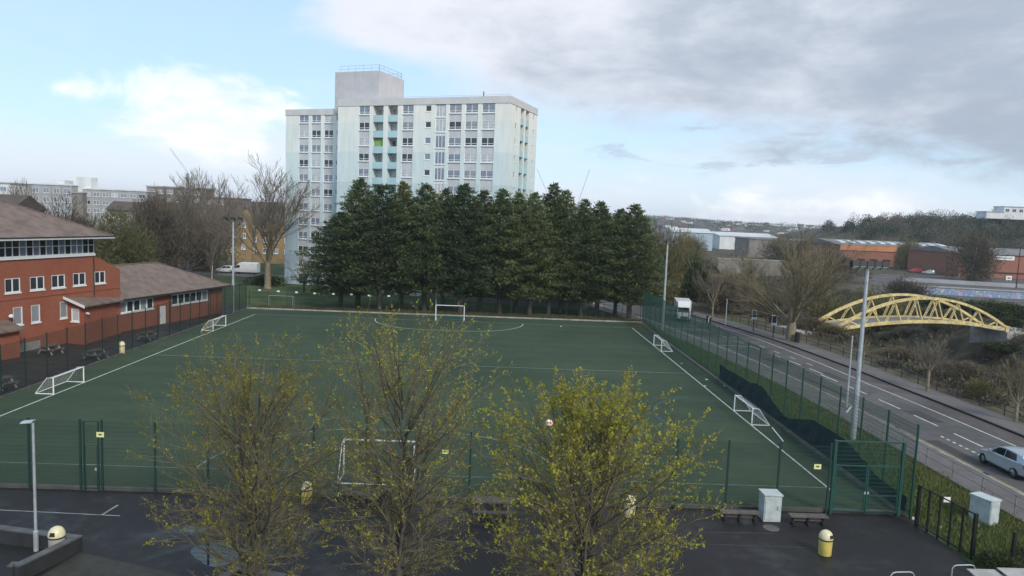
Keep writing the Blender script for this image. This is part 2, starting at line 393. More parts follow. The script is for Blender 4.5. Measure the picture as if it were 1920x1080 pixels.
XL, XR, YN, YF = -33.2, 20.3, 33.0, 96.2
turf = tag(MB().bx(XL+.1, XR-.1, YN+.1, YF-.15, -.05, 0).build('pitch', m_turf), kind='structure')
PL, PR, PN, PF, PM = -30.4, 18.0, 36.2, 91.2, 64.0
def line(p, q, w, m, par, z=.004, name='painted_line'):
    p, q = Vector((*p[:2], 0)), Vector((*q[:2], 0)); d = (q-p).normalized(); n = Vector((-d.y, d.x, 0))*w/2
    b = MB().add([(*(p-n).xy, z), (*(q-n).xy, z), (*(q+n).xy, z), (*(p+n).xy, z)], [(0, 1, 2, 3)]); return b.build(name, m, par)
line((PL, YN+.4), (PL, PF), .10, m_line, turf); line((PR, YN+2.6), (PR, PF), .10, m_line, turf)
line((PL+.06, PN), (PR-.06, PN), .085, m_fline, turf); line((PL+.06, PM), (PR-.06, PM), .085, m_fline, turf); line((PL+.06, PF), (PR-.06, PF), .08, m_fline, turf)
def arc(cx, cy, r, a0, a1, m, w=.1, flat=0., z=.008):
    pts = [(cx+(flat if math.cos(t) > 0 else -flat)+r*math.cos(t), cy+r*math.sin(t), r) for t in np.linspace(a0, a1, 40)]
    L = [(cx+(flat if math.cos(t) > 0 else -flat)+(r-w/2)*math.cos(t), cy+(r-w/2)*math.sin(t), z) for t in np.linspace(a0, a1, 40)]
    Q = [(cx+(flat if math.cos(t) > 0 else -flat)+(r+w/2)*math.cos(t), cy+(r+w/2)*math.sin(t), z) for t in np.linspace(a0, a1, 40)]
    MB().strip(L, Q).build('painted_line', m, turf)
arc(-5.6, PF, 7.62, math.pi, 2*math.pi, m_line, .11, 1.83); arc(-5.6, PN, 7.62, 0, math.pi, m_fline, .09, 1.83)
arc(PR, 49.4, 6.2, math.pi*.62, math.pi*1.15, m_bline, .07, 0)
# yard and playground
tag(MB().add([(-75, -20, -.03), (20.25, -20, -.03), (20.25, YN-.05, -.03), (XL, YN-.05, -.03), (XL, 20, -.03), (-75, 20, -.03)], [(0, 1, 2, 3, 4, 5)]).build('playground', m_play), kind='structure')
tag(MB().add([(-75, 20.02, -.03), (XL-.02, 20.02, -.03), (XL-.02, 99, -.03), (-75, 99, -.03)], [(0, 1, 2, 3)]).build('school_yard', m_side), kind='structure')
play = bpy.data.objects['playground']
def quadline(a, b, w, m, z=-.026): line(G(*a), G(*b), w, m, play, z)
quadline((-40, 953), (225, 966), .06, m_fline); quadline((190, 965), (221, 946), .10, m_fline, -.022); quadline((300, 970), (900, 992), .03, m_dkerb)
quadline((1310, 996), (1450, 999), .025, m_dkerb); quadline((1290, 1018), (1520, 1026), .025, m_dkerb)
def blob(px, py, rx, ry, name='puddle', m=m_puddle, z=-.025, seed=0):
    c = G(px, py); r = random.Random(seed); k = [r.uniform(.75, 1.2) for _ in range(9)]; pts = []
    for i in range(36):
        t = i/36*2*math.pi; s = i/4; w = k[int(s) % 9]*(1-s % 1)+k[(int(s)+1) % 9]*(s % 1); pts.append((c.x+rx*w*math.cos(t), c.y+ry*w*math.sin(t), z))
    return MB().add(pts, [tuple(range(36))]).build(name, m, play)
blob(412, 1036, 1.25, 1.0, seed=3); blob(365, 992, .5, .25, seed=8)
q = [G(150, 1034), G(430, 1098), G(430, 1250), G(-60, 1250), G(72, 1082)]
tag(MB().add([(p.x, p.y, -.02) for p in q], [(4, 3, 2, 1, 0)]).build('paved_path', m_brownpave), kind='structure')
# kerbs of the pitch
def kerb(name, x0, x1, y0, y1, z, m): return tag(MB().bx(x0, x1, y0, y1, -.05, z).build(name, m), kind='structure')
kerb('kerb', XL, XR, YF-.15, YF+.15, .16, m_kerb); kerb('kerb', XR-.38, XR-.1, YN+.1, YF-.15, .09, m_dkerb); kerb('kerb', XL-.02, XL+.1, YN+.1, YF-.15, .10, m_dkerb); kerb('kerb', XL, XR, YN-.05, YN+.1, .14, m_dkerb)
# road bending away to the left
RC = [(-30, 31.6), (20, 31.6), (45, 31.6), (60, 31.2), (75, 29.8), (90, 27.3), (105, 24.0), (125, 17.5), (150, 7.5), (190, -12)]
def rc(y):
    ys_, xs_ = [p[0] for p in RC], [p[1] for p in RC]
    return sum(np.interp(y+d, ys_, xs_) for d in (-9, -6, -3, 0, 3, 6, 9))/7
YR = list(np.arange(-25, 180, 3.))
def ribbon(name, a, b, z, m, y0=-25, y1=180, kind='structure', parent=None, ea=0., eb=0.):
    yy = [y for y in YR if y0 <= y <= y1]; w = lambda y: max(0, min(1, (y-62)/25))
    o = MB().strip([(rc(y)+a+ea*w(y), y, z) for y in yy], [(rc(y)+b+eb*w(y), y, z) for y in yy]).build(name, m, parent)
    return tag(o, kind=kind) if not parent else o
def raised(name, a, b, z0, z1, m, y0=-25, y1=180, eb=0., ea=0.):
    yy = [y for y in YR if y0 <= y <= y1]; w = lambda y: max(0, min(1, (y-62)/25)); g = MB()
    A = [(rc(y)+a+ea*w(y), y) for y in yy]; B = [(rc(y)+b+eb*w(y), y) for y in yy]
    g.strip([(*p, z1) for p in A], [(*p, z1) for p in B]); g.strip([(*p, z0) for p in A], [(*p, z1) for p in A]); g.strip([(*p, z1) for p in B], [(*p, z0) for p in B])
    return tag(g.build(name, m), kind='structure')
road = ribbon('road', -3.3, 3.05, -.02, m_road, ea=-.6, eb=1.6)
ribbon('side_lane', 3.05, 5.0, -.016, m_lane, ea=1.6, eb=1.2)
raised('kerb', -3.45, -3.3, -.06, .10, m_kerb, ea=-.6); raised('kerb', 5.0, 5.16, -.06, .11, m_black, eb=1.2, ea=1.2)
raised('pavement', -6.0, -3.45, -.06, .085, m_pave, ea=-.6, eb=-.6); raised('pavement', 5.16, 7.6, -.06, .095, m_pave, ea=1.2, eb=1.6)
ribbon('painted_line', -3.0, -2.9, -.014, m_yline, parent=road, ea=-.6, eb=-.6); ribbon('painted_line', 2.86, 2.98, -.010, m_line, parent=road, ea=1.6, eb=1.6); ribbon('painted_line', -3.14, -3.05, -.014, m_line, parent=road, ea=-.6, eb=-.6)
def dash(off, y0, y1, w, m=m_line): line((rc(y0)+off, y0), (rc(y1)+off, y1), w, m, road, -.012)
for y in np.arange(26, 66, 4.6): dash(.45, y, y+2.9, .13)
for y in np.arange(66, 96, 4.0): dash(.8, y, y+2.4, .13)
for y in np.arange(42.5, 46.5, .62): dash(-.95, y, y+.3, .16)
for y in np.arange(70, 92, 3.2): dash(2.0, y, y+1.2, .12)
line((rc(80)-2.9, 80.2), (rc(80)+.9, 80.0), .2, m_line, road, -.006); line((rc(92)-2.9, 92.2), (rc(92)+.8, 92), .2, m_line, road, -.006)
line((rc(51)-4.9, 51.5), (rc(51)-3.6, 53.4), .14, m_line, bpy.data.objects['pavement'], .092)
m_patch = mat('dark road patch', (.038, .037, .037), .8, .25, 2., world=True)
for y, o1, L, w in ((40.5, -2.2, 5, .9), (50, 1.0, 3.2, 1.3), (57, -1.9, 7, .6), (63, 1.4, 4, .8), (70, -1.0, 3, 1.4), (36, 1.5, 4, .7), (78, 1.6, 5, .8)): line((rc(y)+o1, y), (rc(y+L)+o1, y+L), w, m_patch, road, -.016, 'road_patch')
for y in (39, 48, 58.5, 69): line((rc(y)-3.05, y), (rc(y)-3.05, y+.5), .42, m_black, road, -.008, 'drain_cover')
# far ground beyond the river
tag(MB().add([(84, 120, 0.), (330, 120, 0.), (330, 248, 0.), (130, 235, 0.), (90, 190, 0.)], [(0, 1, 2, 3, 4)]).build('car_park', m_road), kind='structure')
tag(MB().add([(-130, 141, -.03), (-30, 141, -.03), (-30, 147, -.03), (-130, 153, -.03)], [(0, 1, 2, 3)]).build('estate_road', m_pave), kind='structure')
def hill(name, x0, x1, y0, y1, fn, m, nx=60, ny=14):
    g = MB(); X = np.linspace(x0, x1, nx); Y = np.linspace(y0, y1, ny)
    g.v = [(x, y, fn(x, y)) for y in Y for x in X]
    g.f = [(j*nx+i, j*nx+i+1, (j+1)*nx+i+1, (j+1)*nx+i) for j in range(ny-1) for i in range(nx-1)]; g.m = [0]*len(g.f)
    return tag(g.build(name, m, smooth=True), kind='structure')
def hump(t): return max(0., math.sin(math.pi*min(1, max(0, t))))**1.2
def hill_near(x, y):
    t = min(1, max(0, (x-205)/75)); t = t*t*(3-2*t)
    return -.5+(21+3*math.sin(x*.02))*t*hump((y-330)/420)
def hill_far(x, y):
    k = 27-9*min(1, max(0, (x-480)/560))+4*math.sin(x*.006+1)+1.5*math.sin(x*.021)
    return -1+k*hump((y-900)/1900)+1
m_hillf = mat('far hillside', (.060, .066, .052), .95, .4, .02, col2=(.095, .088, .075), world=True, detail=8)
m_hilln = mat('wooded hillside', (.040, .042, .024), .95, .3, .08, world=True)
hill('hill', 200, 900, 330, 750, hill_near, m_hilln); hill('hill', -1800, 2400, 900, 2800, hill_far, m_hillf, 120, 24)

# ------------------------------------------------------------------ trees
def nvec(v): v = np.asarray(v, float); return v/np.linalg.norm(v)
class Tree:
    def __init__(s, seed): s.r = random.Random(seed); s.seg = [[], [], [], []]; s.tips = []; s.lv = []
    def limb(s, p, d, L, r, depth, maxd, spread, up, kids, wob=.16, first=.35, shrink=.62):
        r_ = s.r; n = max(2, int(L/(.45 if depth else .6))+1) if depth < maxd else 2
        n = min(n, 8); pts = [np.array(p, float)]; dirs = []; d = nvec(d)
        for i in range(n):
            d = nvec(d+np.array([r_.gauss(0, wob), r_.gauss(0, wob), r_.gauss(0, wob*.6)+up/n])); pts.append(pts[-1]+d*L/n); dirs.append(d)
        for i in range(n):
            ra = r*(1-.75*i/n); rb = r*(1-.75*(i+1)/n); s.seg[min(depth, 3)].append((pts[i], pts[i+1], ra, rb))
        if depth >= maxd: s.tips.append((pts[-1], dirs[-1])); s.lv.append((pts[len(pts)//2], dirs[0])); return
        if depth >= maxd-1: s.tips.append((pts[-1], dirs[-1]))
        k = kids[min(depth, len(kids)-1)]
        for i in range(k):
            t = first+(1-first)*(i+r_.random())/k; j = min(n-1, int(t*n)); q = pts[j]+(pts[j+1]-pts[j])*(t*n-j)
            a = dirs[j]; o = nvec(np.cross(a, nvec([r_.gauss(0, 1), r_.gauss(0, 1), r_.gauss(0, .5)])))
            sp = spread*r_.uniform(.7, 1.3); nd = a*math.cos(sp)+o*math.sin(sp)
            s.limb(q, nd, L*shrink*r_.uniform(.75, 1.2)*(1.1-.35*t), max(.004, r*(1-.75*t)*.62), depth+1, maxd, spread, up, kids, wob, .2, shrink)
    def wood(s, name, levels, sides=5, rmin=.005):
        a = [q for l in levels for q in s.seg[l]]
        return seg_mesh(name, [q[0] for q in a], [q[1] for q in a], np.maximum([q[2] for q in a], rmin), np.maximum([q[3] for q in a], rmin*.8), sides)
def put_tree(name, label, trunk_me, crown_me, loc, rz=0, s=1., group=None, sz=None, cat='tree', leaf_me=None):
    t = thing(name, label, cat, loc, rz, group); t.scale = (s, s, sz or s)
    link('trunk', trunk_me, None, t); c = link('crown', crown_me, None, t)
    if leaf_me: link('leaves', leaf_me, None, c)
    return t
def bare(seed, height, stems=1, spread=.42, up=.3, maxd=3, kids=(9, 8, 6), trunk=.3, r=.3, mt=None, mc=None, fan=.35, rmin=.012, lean=0., shrink=.5):
    t = Tree(seed); r_ = t.r; th = height*trunk
    t.seg[0].append((np.zeros(3)-np.array([0, 0, .15]), np.array([0, 0, th*.15]), r*1.35, r*1.05)); t.seg[0].append((np.array([0, 0, th*.15]), np.array([lean, 0, th]), r*1.05, r*.85))
    if stems > 1: t.limb([lean, 0, th*.95], [0, 0, 1], (height-th)*.86, r*.6, 0, maxd, spread, up, kids, .07, .12, shrink)
    for i in range(stems):
        a = 2*math.pi*i/stems+r_.uniform(-.4, .4); f = fan*r_.uniform(.45, 1.3) if stems > 1 else .05
        t.limb([lean, 0, th*r_.uniform(.78, .98)], [math.sin(f)*math.cos(a), math.sin(f)*math.sin(a), math.cos(f)], (height-th)*r_.uniform(.66, .9), r*.85/max(1, stems**.5), 0, maxd, spread, up, kids, .08, .12, shrink)
    a = t.wood('trunk', (0,), 6, .02); b = t.wood('crown', (1, 2, 3), 3, rmin); a.materials.append(mt or m_bark); b.materials.append(mc or m_twig)
    return a, b, t
# three budding trees close by
def budding(seed, height, width, leafn, label, px, Y, leafy=1., lat=60):
    t = Tree(seed); r_ = t.r; th = 1.7
    t.seg[0] += [(np.array([0, 0, -.2]), np.array([0, 0, .4]), .26, .19), (np.array([0, 0, .4]), np.array([0, 0, th]), .19, .165)]
    for i in range(4):                   # leaders
        a = i*1.6+r_.uniform(-.4, .4); f = .05 if i == 0 else r_.uniform(.12, .26)
        t.limb([0, 0, th-.1], [math.sin(f)*math.cos(a), math.sin(f)*math.sin(a), math.cos(f)], (height-th)*(.86 if i == 0 else .72)*r_.uniform(.92, 1.04), .10 if i == 0 else .075, 0, 2, .5, .3, (14, 6), .05, .2, .26)
    zc, hz = height*.53, height*.50
    for i in range(lat):                 # ascending side branches, longest low down
        q = (i+r_.random())/lat; z = .9+(height*.66)*q**1.1; a = i*2.39996+r_.uniform(-.5, .5); f = 1.34-.82*q+r_.uniform(-.12, .12)
        ze = z+width*.7*math.cos(f); Rz = width*math.sqrt(max(.06, 1-((ze-zc)/hz)**2)); L = min(Rz/math.sin(f), (height-z)*.95)*r_.uniform(.72, 1.1); o = .12*q
        t.limb([o*math.cos(a), o*math.sin(a), z], [math.sin(f)*math.cos(a), math.sin(f)*math.sin(a), math.cos(f)], L, .040*(1-.5*q)+.008, 0, 2, .66, .30, (11, 8), .10, .10, .38)
    tm = t.wood('trunk', (0,), 5, .010); cm = t.wood('crown', (1, 2, 3), 3, .0038); tm.materials.append(m_bark); cm.materials.append(m_olive)
    tips = t.tips+t.lv; r_.shuffle(tips); c, d, sz_ = [], [], []
    mz = max(p[2] for p, _ in tips)
    for p, dr in tips[:int(leafn)]:
        out = math.hypot(p[0], p[1])/width
        if r_.random() > .15+.55*(p[2]/mz)+.45*out: continue
        k_ = r_.choice((2, 3, 3, 4, 6)); big_ = r_.uniform(.7, 1.25)
        for k in range(k_):
            c.append(p-dr*r_.uniform(0, .16)+np.array([r_.gauss(0, .018) for _ in range(3)])); d.append(dr*.7+np.array([r_.gauss(0, .6), r_.gauss(0, .6), r_.gauss(.05, .5)])); sz_.append(big_)
    sz_ = np.array(sz_)*leafy
    lm = leaf_mesh('leaves', c, d, rng.uniform(.045, .095, len(c))*sz_, rng.uniform(.03, .065, len(c))*sz_); lm.materials.append(m_bud)
    b = at(px, 1080, Y); print('bud', len(t.tips), len(c), mz)
    return put_tree('budding_tree', label, tm, cm, (b.x, Y, -.03), r_.uniform(0, 6), leaf_me=lm)
budding(11, 9.0, 3.7, 4200, 'thin budding tree nearest the low wall and puddle, sparse yellow leaves', 478, 23.0)
budding(22, 10.3, 3.3, 4200, 'tallest budding tree, in the middle of the three, mostly bare brown twigs', 748, 23.0, .85)
budding(35, 8.6, 3.9, 8000, 'leafiest budding tree with bright yellow green leaves and a ball in it', 1092, 22.2, 1.25, 72)
# ball lodged in the leafy tree
p = at(1030, 793, 21.0)
bm_ = MB().lathe([(.001, -.11)]+[(.11*math.cos(t), .11*math.sin(t)) for t in np.linspace(-1.4, 1.4, 9)]+[(.001, .11)], 14)
m_ball = mat('white and red ball', (.75, .72, .70), .5, 0); N.t = m_ball.node_tree
vt = nnode('ShaderNodeTexVoronoi'); vt.inputs['Scale'].default_value = 9; N.t.links.new(nnode('ShaderNodeTexCoord').outputs['Object'], vt.inputs['Vector'])
N.t.links.new(mixc(N(vt.outputs['Distance']).sstep(.38, .44), (.45, .09, .05), (.78, .74, .70)), N.t.nodes['Principled BSDF'].inputs['Base Color'])
tag(link('football', bm_.mesh('football', m_ball, smooth=True), None, None, p), 'red and white football caught in the leafiest tree', 'ball')
# conifers: dense sprays on whorled limbs
def conifer(seed, height, rad):
    r_ = random.Random(seed); g = np.random.default_rng(seed); seg = []; c, d, ln, wd = [], [], [], []
    n = 12; ph = r_.uniform(0, 6)
    for i in range(n): seg.append((np.array([.1*math.sin(i*.5), .1*math.cos(i*.7), height*.96*i/n-(.2 if i == 0 else 0)]), np.array([.1*math.sin((i+1)*.5), .1*math.cos((i+1)*.7), height*.96*(i+1)/n]), .3*(1-i/n)+.02, .3*(1-(i+1)/n)+.02))
    z0 = height*.13; lead = [(0., 0., 1.)]+[(r_.uniform(.6, 1.3)*math.cos(q), r_.uniform(.6, 1.3)*math.sin(q), r_.uniform(.80, .95)) for q in (ph, ph+2.2, ph+4.1)]
    NB = 250; a_ph = r_.uniform(0, 6)
    for k in range(NB):
        t = (k+r_.random())/NB; lx, ly, lh = lead[0] if k % 2 == 0 else lead[1+k//2 % 3]; hh = height*lh; z = z0+(hh-z0)*t**.92
        pr = min(1, (t+.16)/.32)**.6*(max(0, 1-t)**(.58 if t < .5 else .58+.5*(t-.5)))*(1+.22*math.sin(t*9+a_ph+k))*1.1+.02; w_ = min(1, t*1.4)
        a = k*2.39996+r_.uniform(-.5, .5); R_ = rad*pr*r_.uniform(.62, 1.12)*(1 if lh == 1. else .8)
        o = np.array([math.cos(a), math.sin(a), 0]); ax_ = np.array([lx*w_, ly*w_, 0.]); e = ax_+o*R_+np.array([0, 0, z+R_*r_.uniform(.0, .22)])
        seg.append((ax_*.8+np.array([0, 0, z-.35]), e, .05*(1-t)+.012, .012))
        m = int(34+52*min(1, pr)); sc_ = r_.uniform(.6, 1.0)*(.35+.6*min(1, pr))
        u = g.uniform(0, 1, (m, 1))**.7; q = g.normal(size=(m, 3))*np.array([.55, .55, .26])*sc_; base = ax_+np.array([0, 0, z-.1]); c.append(base+(e-base)*(.45+.6*u)+q)
        dd = o*.6+g.normal(size=(m, 3))*.34+np.array([0, 0, .35+1.1*max(0, t-.6)]); d.append(dd); ln.append(g.uniform(.26, .60, m)*(.65+.45*sc_)); wd.append(g.uniform(.08, .19, m))
    tm = seg_mesh('trunk', [q[0] for q in seg[:n]], [q[1] for q in seg[:n]], [q[2] for q in seg[:n]], [q[3] for q in seg[:n]], 7)
    lm = seg_mesh('limbs', [q[0] for q in seg[n:]], [q[1] for q in seg[n:]], [q[2] for q in seg[n:]], [q[3] for q in seg[n:]], 3)
    cm = leaf_mesh('crown', np.concatenate(c), np.concatenate(d), np.concatenate(ln), np.concatenate(wd))
    tm.materials.append(m_cbark); lm.materials.append(m_cbark); cm.materials.append(m_con); return tm, lm, cm
CON = [conifer(100+i, 17., rr) for i, rr in enumerate((4.5, 4.1, 4.8, 4.0, 4.4))]
ORD = 'first second third fourth fifth sixth seventh eighth ninth tenth eleventh twelfth thirteenth fourteenth fifteenth sixteenth seventeenth eighteenth nineteenth twentieth'.split()
tops = [(640, 402, 101, 1.15), (676, 340, 103, 1.25), (718, 352, 100, 1.1), (757, 346, 103, 1.1), (800, 350, 101, 1.05), (836, 358, 103, 1.), (872, 350, 100, 1.1), (908, 362, 103, 1.), (944, 360, 101, 1.), (974, 366, 103, .95), (1002, 366, 100, .95), (1040, 349, 102, 1.05), (1062, 362, 104, .9), (1098, 379, 101, .95), (1128, 383, 102, .95), (1164, 396, 104, .9), (1192, 388, 100, 1.0)]
for i, (px, py, Y, k) in enumerate(tops):
    top = at(px, py, Y); tm, lm, cm = CON[i % 5]; s = (top.z+.3)/17.
    t = thing('conifer', 'dark green conifer before the tower, %s from the left in its row' % ORD[i], 'tree', (top.x, Y, -.06), i*1.3, 'row of conifers behind the pitch')
    k *= (1.1, 1.0, 1.2, 1.04, 1.15, .95)[i % 6]; t.scale = (k*1.03, k*1.08, s); tr = link('trunk', tm, None, t); c = link('crown', cm, None, t); link('limbs', lm, None, tr)
# bare trees
def bt(label, px, py_base, py_top, Y, args, s=1., name='bare_tree', rz=0., group=None):
    b = at(px, py_base, Y); top = at(px, py_top, Y); h = top.z
    a, c, _ = bare(height=h*.86, **args); return put_tree(name, label, a, c, (b.x, Y, gh(b.x, Y)), rz, s, group, sz=1.)
bt('tall bare tree standing against the left edge of the tower', 502, 530, 296, 122, dict(seed=41, stems=7, fan=.5, r=.42, trunk=.24, mt=m_plane, mc=m_twig, rmin=.02), s=1.3)
bt('bare spreading tree above the parked cars, left of the floodlight', 352, 505, 322, 140, dict(seed=42, stems=7, fan=.6, r=.35, trunk=.18, rmin=.016))
bt('bare brown tree right behind the birch', 402, 510, 372, 136, dict(seed=43, stems=5, fan=.55, r=.3, trunk=.15, rmin=.016))
bt('bare brown tree between the willow and the parked cars', 300, 505, 352, 146, dict(seed=44, stems=5, fan=.6, r=.3, trunk=.15, rmin=.016))
bt('slim white barked birch beside the left floodlight', 397, 528, 415, 112, dict(seed=45, stems=1, r=.11, trunk=.2, spread=.5, up=.3, kids=(12, 6, 4), maxd=3, mt=m_birch, mc=m_twig, rmin=.014), name='birch_tree')
bt('small crooked bare tree at the foot of the tower', 570, 548, 455, 118, dict(seed=46, stems=4, fan=.7, r=.2, trunk=.2, spread=.6, kids=(7, 5, 4), maxd=3, mt=m_black, mc=m_twig, rmin=.016))
bt('large olive tinged bare tree beside the road by the bridge', 1482, 640, 414, 84.9, dict(seed=47, stems=9, fan=.72, up=.2, r=.42, trunk=.2, mt=m_plane, mc=m_tan, kids=(11, 9, 7), rmin=.010), s=1.35)
bt('young bare roadside tree beyond the van', 1335, 600, 474, 101.9, dict(seed=48, stems=4, fan=.4, r=.14, trunk=.3, spread=.5, kids=(8, 6, 5), maxd=3, mt=m_plane, mc=m_twig, rmin=.012))
bt('bare pavement tree in front of the bridge middle', 1738, 737, 612, 59.8, dict(seed=49, stems=6, fan=.8, r=.13, trunk=.42, spread=.5, up=.2, kids=(8, 6, 4), maxd=3, mt=m_plane, mc=m_twig, rmin=.008))
bt('bare pavement tree at the right edge of the photo', 1903, 800, 648, 50.5, dict(seed=50, stems=6, fan=.7, r=.13, trunk=.35, spread=.5, up=.25, kids=(8, 6, 5), maxd=3, mt=m_plane, mc=m_olive, rmin=.008))
bt('thin staked sapling on the pavement beside the near floodlight', 1618, 690, 625, 69, dict(seed=51, stems=3, fan=.3, r=.05, trunk=.5, spread=.5, kids=(6, 4), maxd=2, mt=m_plane, mc=m_olive, rmin=.008), name='sapling')
# leafy masses: bushes and crowns from many small faces on a twig frame
def bush_mesh(seed, m, n=3200, flat=.8, leaf=.22, lobes=14, wd=.5):
    g = np.random.default_rng(seed); c = []; d = []
    L = g.normal(size=(lobes, 3)); L /= np.linalg.norm(L, axis=1, keepdims=True); L *= g.uniform(.25, .72, (lobes, 1)); L[:, 2] = np.abs(L[:, 2])*flat+.12
    for q in L:
        k = n//lobes; r = g.uniform(.22, .42); v = g.normal(size=(k, 3)); v /= np.linalg.norm(v, axis=1, keepdims=True); v *= r*g.uniform(.35, 1.08, (k, 1))**.6
        c.append(q+v); d.append(v+g.normal(size=(k, 3))*.12+np.array([0, 0, .10]))
    c = np.concatenate(c); d = np.concatenate(d); keep = c[:, 2] > 0; c, d = c[keep], d[keep]
    me = leaf_mesh('crown', c, d, g.uniform(.5, 1.2, len(c))*leaf, g.uniform(.3, .8, len(c))*leaf*wd); me.materials.append(m); return me
def bush_stem(seed, m):
    g = random.Random(seed); p, q, ra, rb = [], [], [], []
    for i in range(16):
        a = g.uniform(0, 6.3); r = g.uniform(.2, .7); z = g.uniform(.4, .85); k = np.array([.08*math.cos(a), .08*math.sin(a), -.05]); mid = np.array([r*.4*math.cos(a), r*.4*math.sin(a), z*.55]); e = np.array([r*math.cos(a), r*math.sin(a), z])
        p += [k, mid]; q += [mid, e]; ra += [.022, .014]; rb += [.014, .005]
    me = seg_mesh('trunk', p, q, ra, rb, 4); me.materials.append(m); return me
B_EV = [(bush_stem(i, m_bark), bush_mesh(200+i, m_ever, 9000, .85, .11, 22, .55)) for i in range(3)]
B_BR = [(bush_stem(i+9, m_bark), bush_mesh(210+i, m_brownf, 9000, .85, .15, 22, .14)) for i in range(3)]
B_OL = [(bush_stem(i+19, m_bark), bush_mesh(220+i, m_olivef, 9000, .9, .13, 22, .2)) for i in range(3)]
B_BT = [(bush_stem(i+39, m_bark), bush_mesh(240+i, m_brownf, 15000, 1.05, .11, 24, .16)) for i in range(3)]
B_WI = [(bush_stem(i+29, m_bark), bush_mesh(230+i, m_willow, 18000, 1.0, .065, 30, .4)) for i in range(2)]
def bush(label, kind, x, y, w, h, group=None, name='shrub', cat='shrub', k=0, z=None):
    a, c = kind[k % len(kind)]; t = thing(name, label, cat, (x, y, gh(x, y) if z is None else z), k*2.1, group); t.scale = (w, w, h)
    link('trunk', a, None, t); link('crown', c, None, t); return t
def bush_px(label, kind, px, py, Y, wpx, hpx, **kw):
    b = at(px, py, Y); s = Y/F; return bush(label, kind, b.x, Y, wpx*s/2/.85, hpx*s/.82, **kw)
bush_px('broad yellow green willow behind the brown school roof', B_WI, 222, 510, 108, 150, 128, name='willow_tree', cat='tree')
bush_px('dark bare thicket above the school roof', B_BT, 120, 500, 135, 170, 116, name='bare_tree', cat='tree', k=1)
bush_px('dark bare tree filling the gap left of the willow', B_BT, 55, 500, 145, 110, 112, name='bare_tree', cat='tree', k=2)
bush_px('brown bare tree between the willow and the taller bare trees', B_BT, 290, 500, 128, 130, 122, name='bare_tree', cat='tree', k=0)
bush_px('brown bushy tree behind the left floodlight', B_BT, 385, 500, 155, 130, 128, name='bare_tree', cat='tree', k=2)
bush_px('low clipped dark hedge under the tall bare tree', B_EV, 500, 537, 128, 75, 18, k=1)
# riverside scrub
r_ = random.Random(5)
bank = 'scrub along the river bank'
for i in range(64):
    y = r_.uniform(44, 150); x = r_.choice((r_.uniform(41, 51), r_.uniform(67, 80))); kd = r_.choice((0, 0, 0, 1, 2))
    if abs(y-98-(x-47)*.25) < 5 and 44 < x < 78: continue
    bush(('bare brown bramble scrub', 'dark evergreen shrub', 'olive budding shrub')[kd]+(' on the near river bank beside the pavement railing' if x < 55 else ' on the far river bank below the graffiti wall'), (B_BR, B_EV, B_OL)[kd], x, y, r_.uniform(1.4, 3.2), r_.uniform(1.1, 2.6) if x < 50 else r_.uniform(1.0, 1.9), bank, k=r_.randrange(3))
for i, (kd, px, py, Y, w, h, lb) in enumerate([
    (B_OL, 1228, 575, 118, 90, 135, 'tan twiggy bush at the right end of the conifer row'), (B_OL, 1265, 560, 135, 80, 105, 'tan twiggy bush behind the far right floodlight'),
    (B_EV, 1315, 550, 128, 80, 75, 'dark evergreen shrub above the white lorry'), (B_EV, 1400, 560, 118, 90, 62, 'dark evergreen shrub left of the large roadside tree'), (B_BR, 1360, 575, 112, 120, 70, 'brown scrub behind the two signals'),
    (B_OL, 1545, 575, 112, 130, 85, 'olive bush right of the large roadside tree'), (B_OL, 1645, 560, 128, 110, 75, 'olive bush above the left end of the bridge'), (B_EV, 1790, 580, 128, 130, 24, 'dark evergreen shrub above the bridge arch'),
    (B_EV, 1880, 590, 120, 110, 28, 'dark evergreen shrub above the right end of the bridge'), (B_BR, 1700, 570, 140, 90, 45, 'reddish brown scrub behind the bridge crown'), (B_BR, 1430, 545, 150, 120, 60, 'brown scrub in front of the grey wall'), (B_BR, 1560, 520, 190, 130, 60, 'brown bare trees before the orange building'),
    (B_OL, 1700, 495, 276, 50, 60, 'pale green tree before the long orange brick building'), (B_BR, 1822, 518, 215, 90, 84, 'bare rounded tree between the two brick buildings'), (B_OL, 1290, 475, 300, 70, 40, 'yellow green tree before the pale blue shed'), (B_BR, 1480, 480, 300, 100, 45, 'bare brown trees left of the orange brick building'),
    (B_EV, 1345, 500, 190, 90, 45, 'dark green shrubs left of the grey wall')]):
    bush_px(lb, kd, px, py, Y, w, h, k=i)
for i, (px, py) in enumerate([(1870, 1075), (1905, 1060), (1930, 1085), (1840, 1068), (1900, 1095)]):
    b = G(px, py); bush('dark bramble bush against the black fence', B_EV, b.x+.6, b.y, .9, .95, 'brambles by the black fence', k=i)
def cover(name, label, cat, pts, kinds, m, k=60, leaf=.5, wr=(.1, .35)):   # one mass of twiggy growth nobody could count
    g = np.random.default_rng(3); c, d = [], []
    for (x, y, z, r, h) in pts:
        v = g.normal(size=(k, 3)); v /= np.linalg.norm(v, axis=1, keepdims=True); v[:, 2] = np.abs(v[:, 2]); v *= g.uniform(.5, 1.05, (k, 1))
        c.append(v*np.array([r, r, h])+np.array([x, y, z])); d.append(v+g.normal(size=(k, 3))*.3+np.array([0, 0, .3]))
    c, d = np.concatenate(c), np.concatenate(d); me = leaf_mesh(name, c, d, g.uniform(.5, 1.3, len(c))*leaf, g.uniform(*wr, len(c))*leaf); me.materials.append(m)
    return tag(link(name, me), label, cat, kind='stuff')
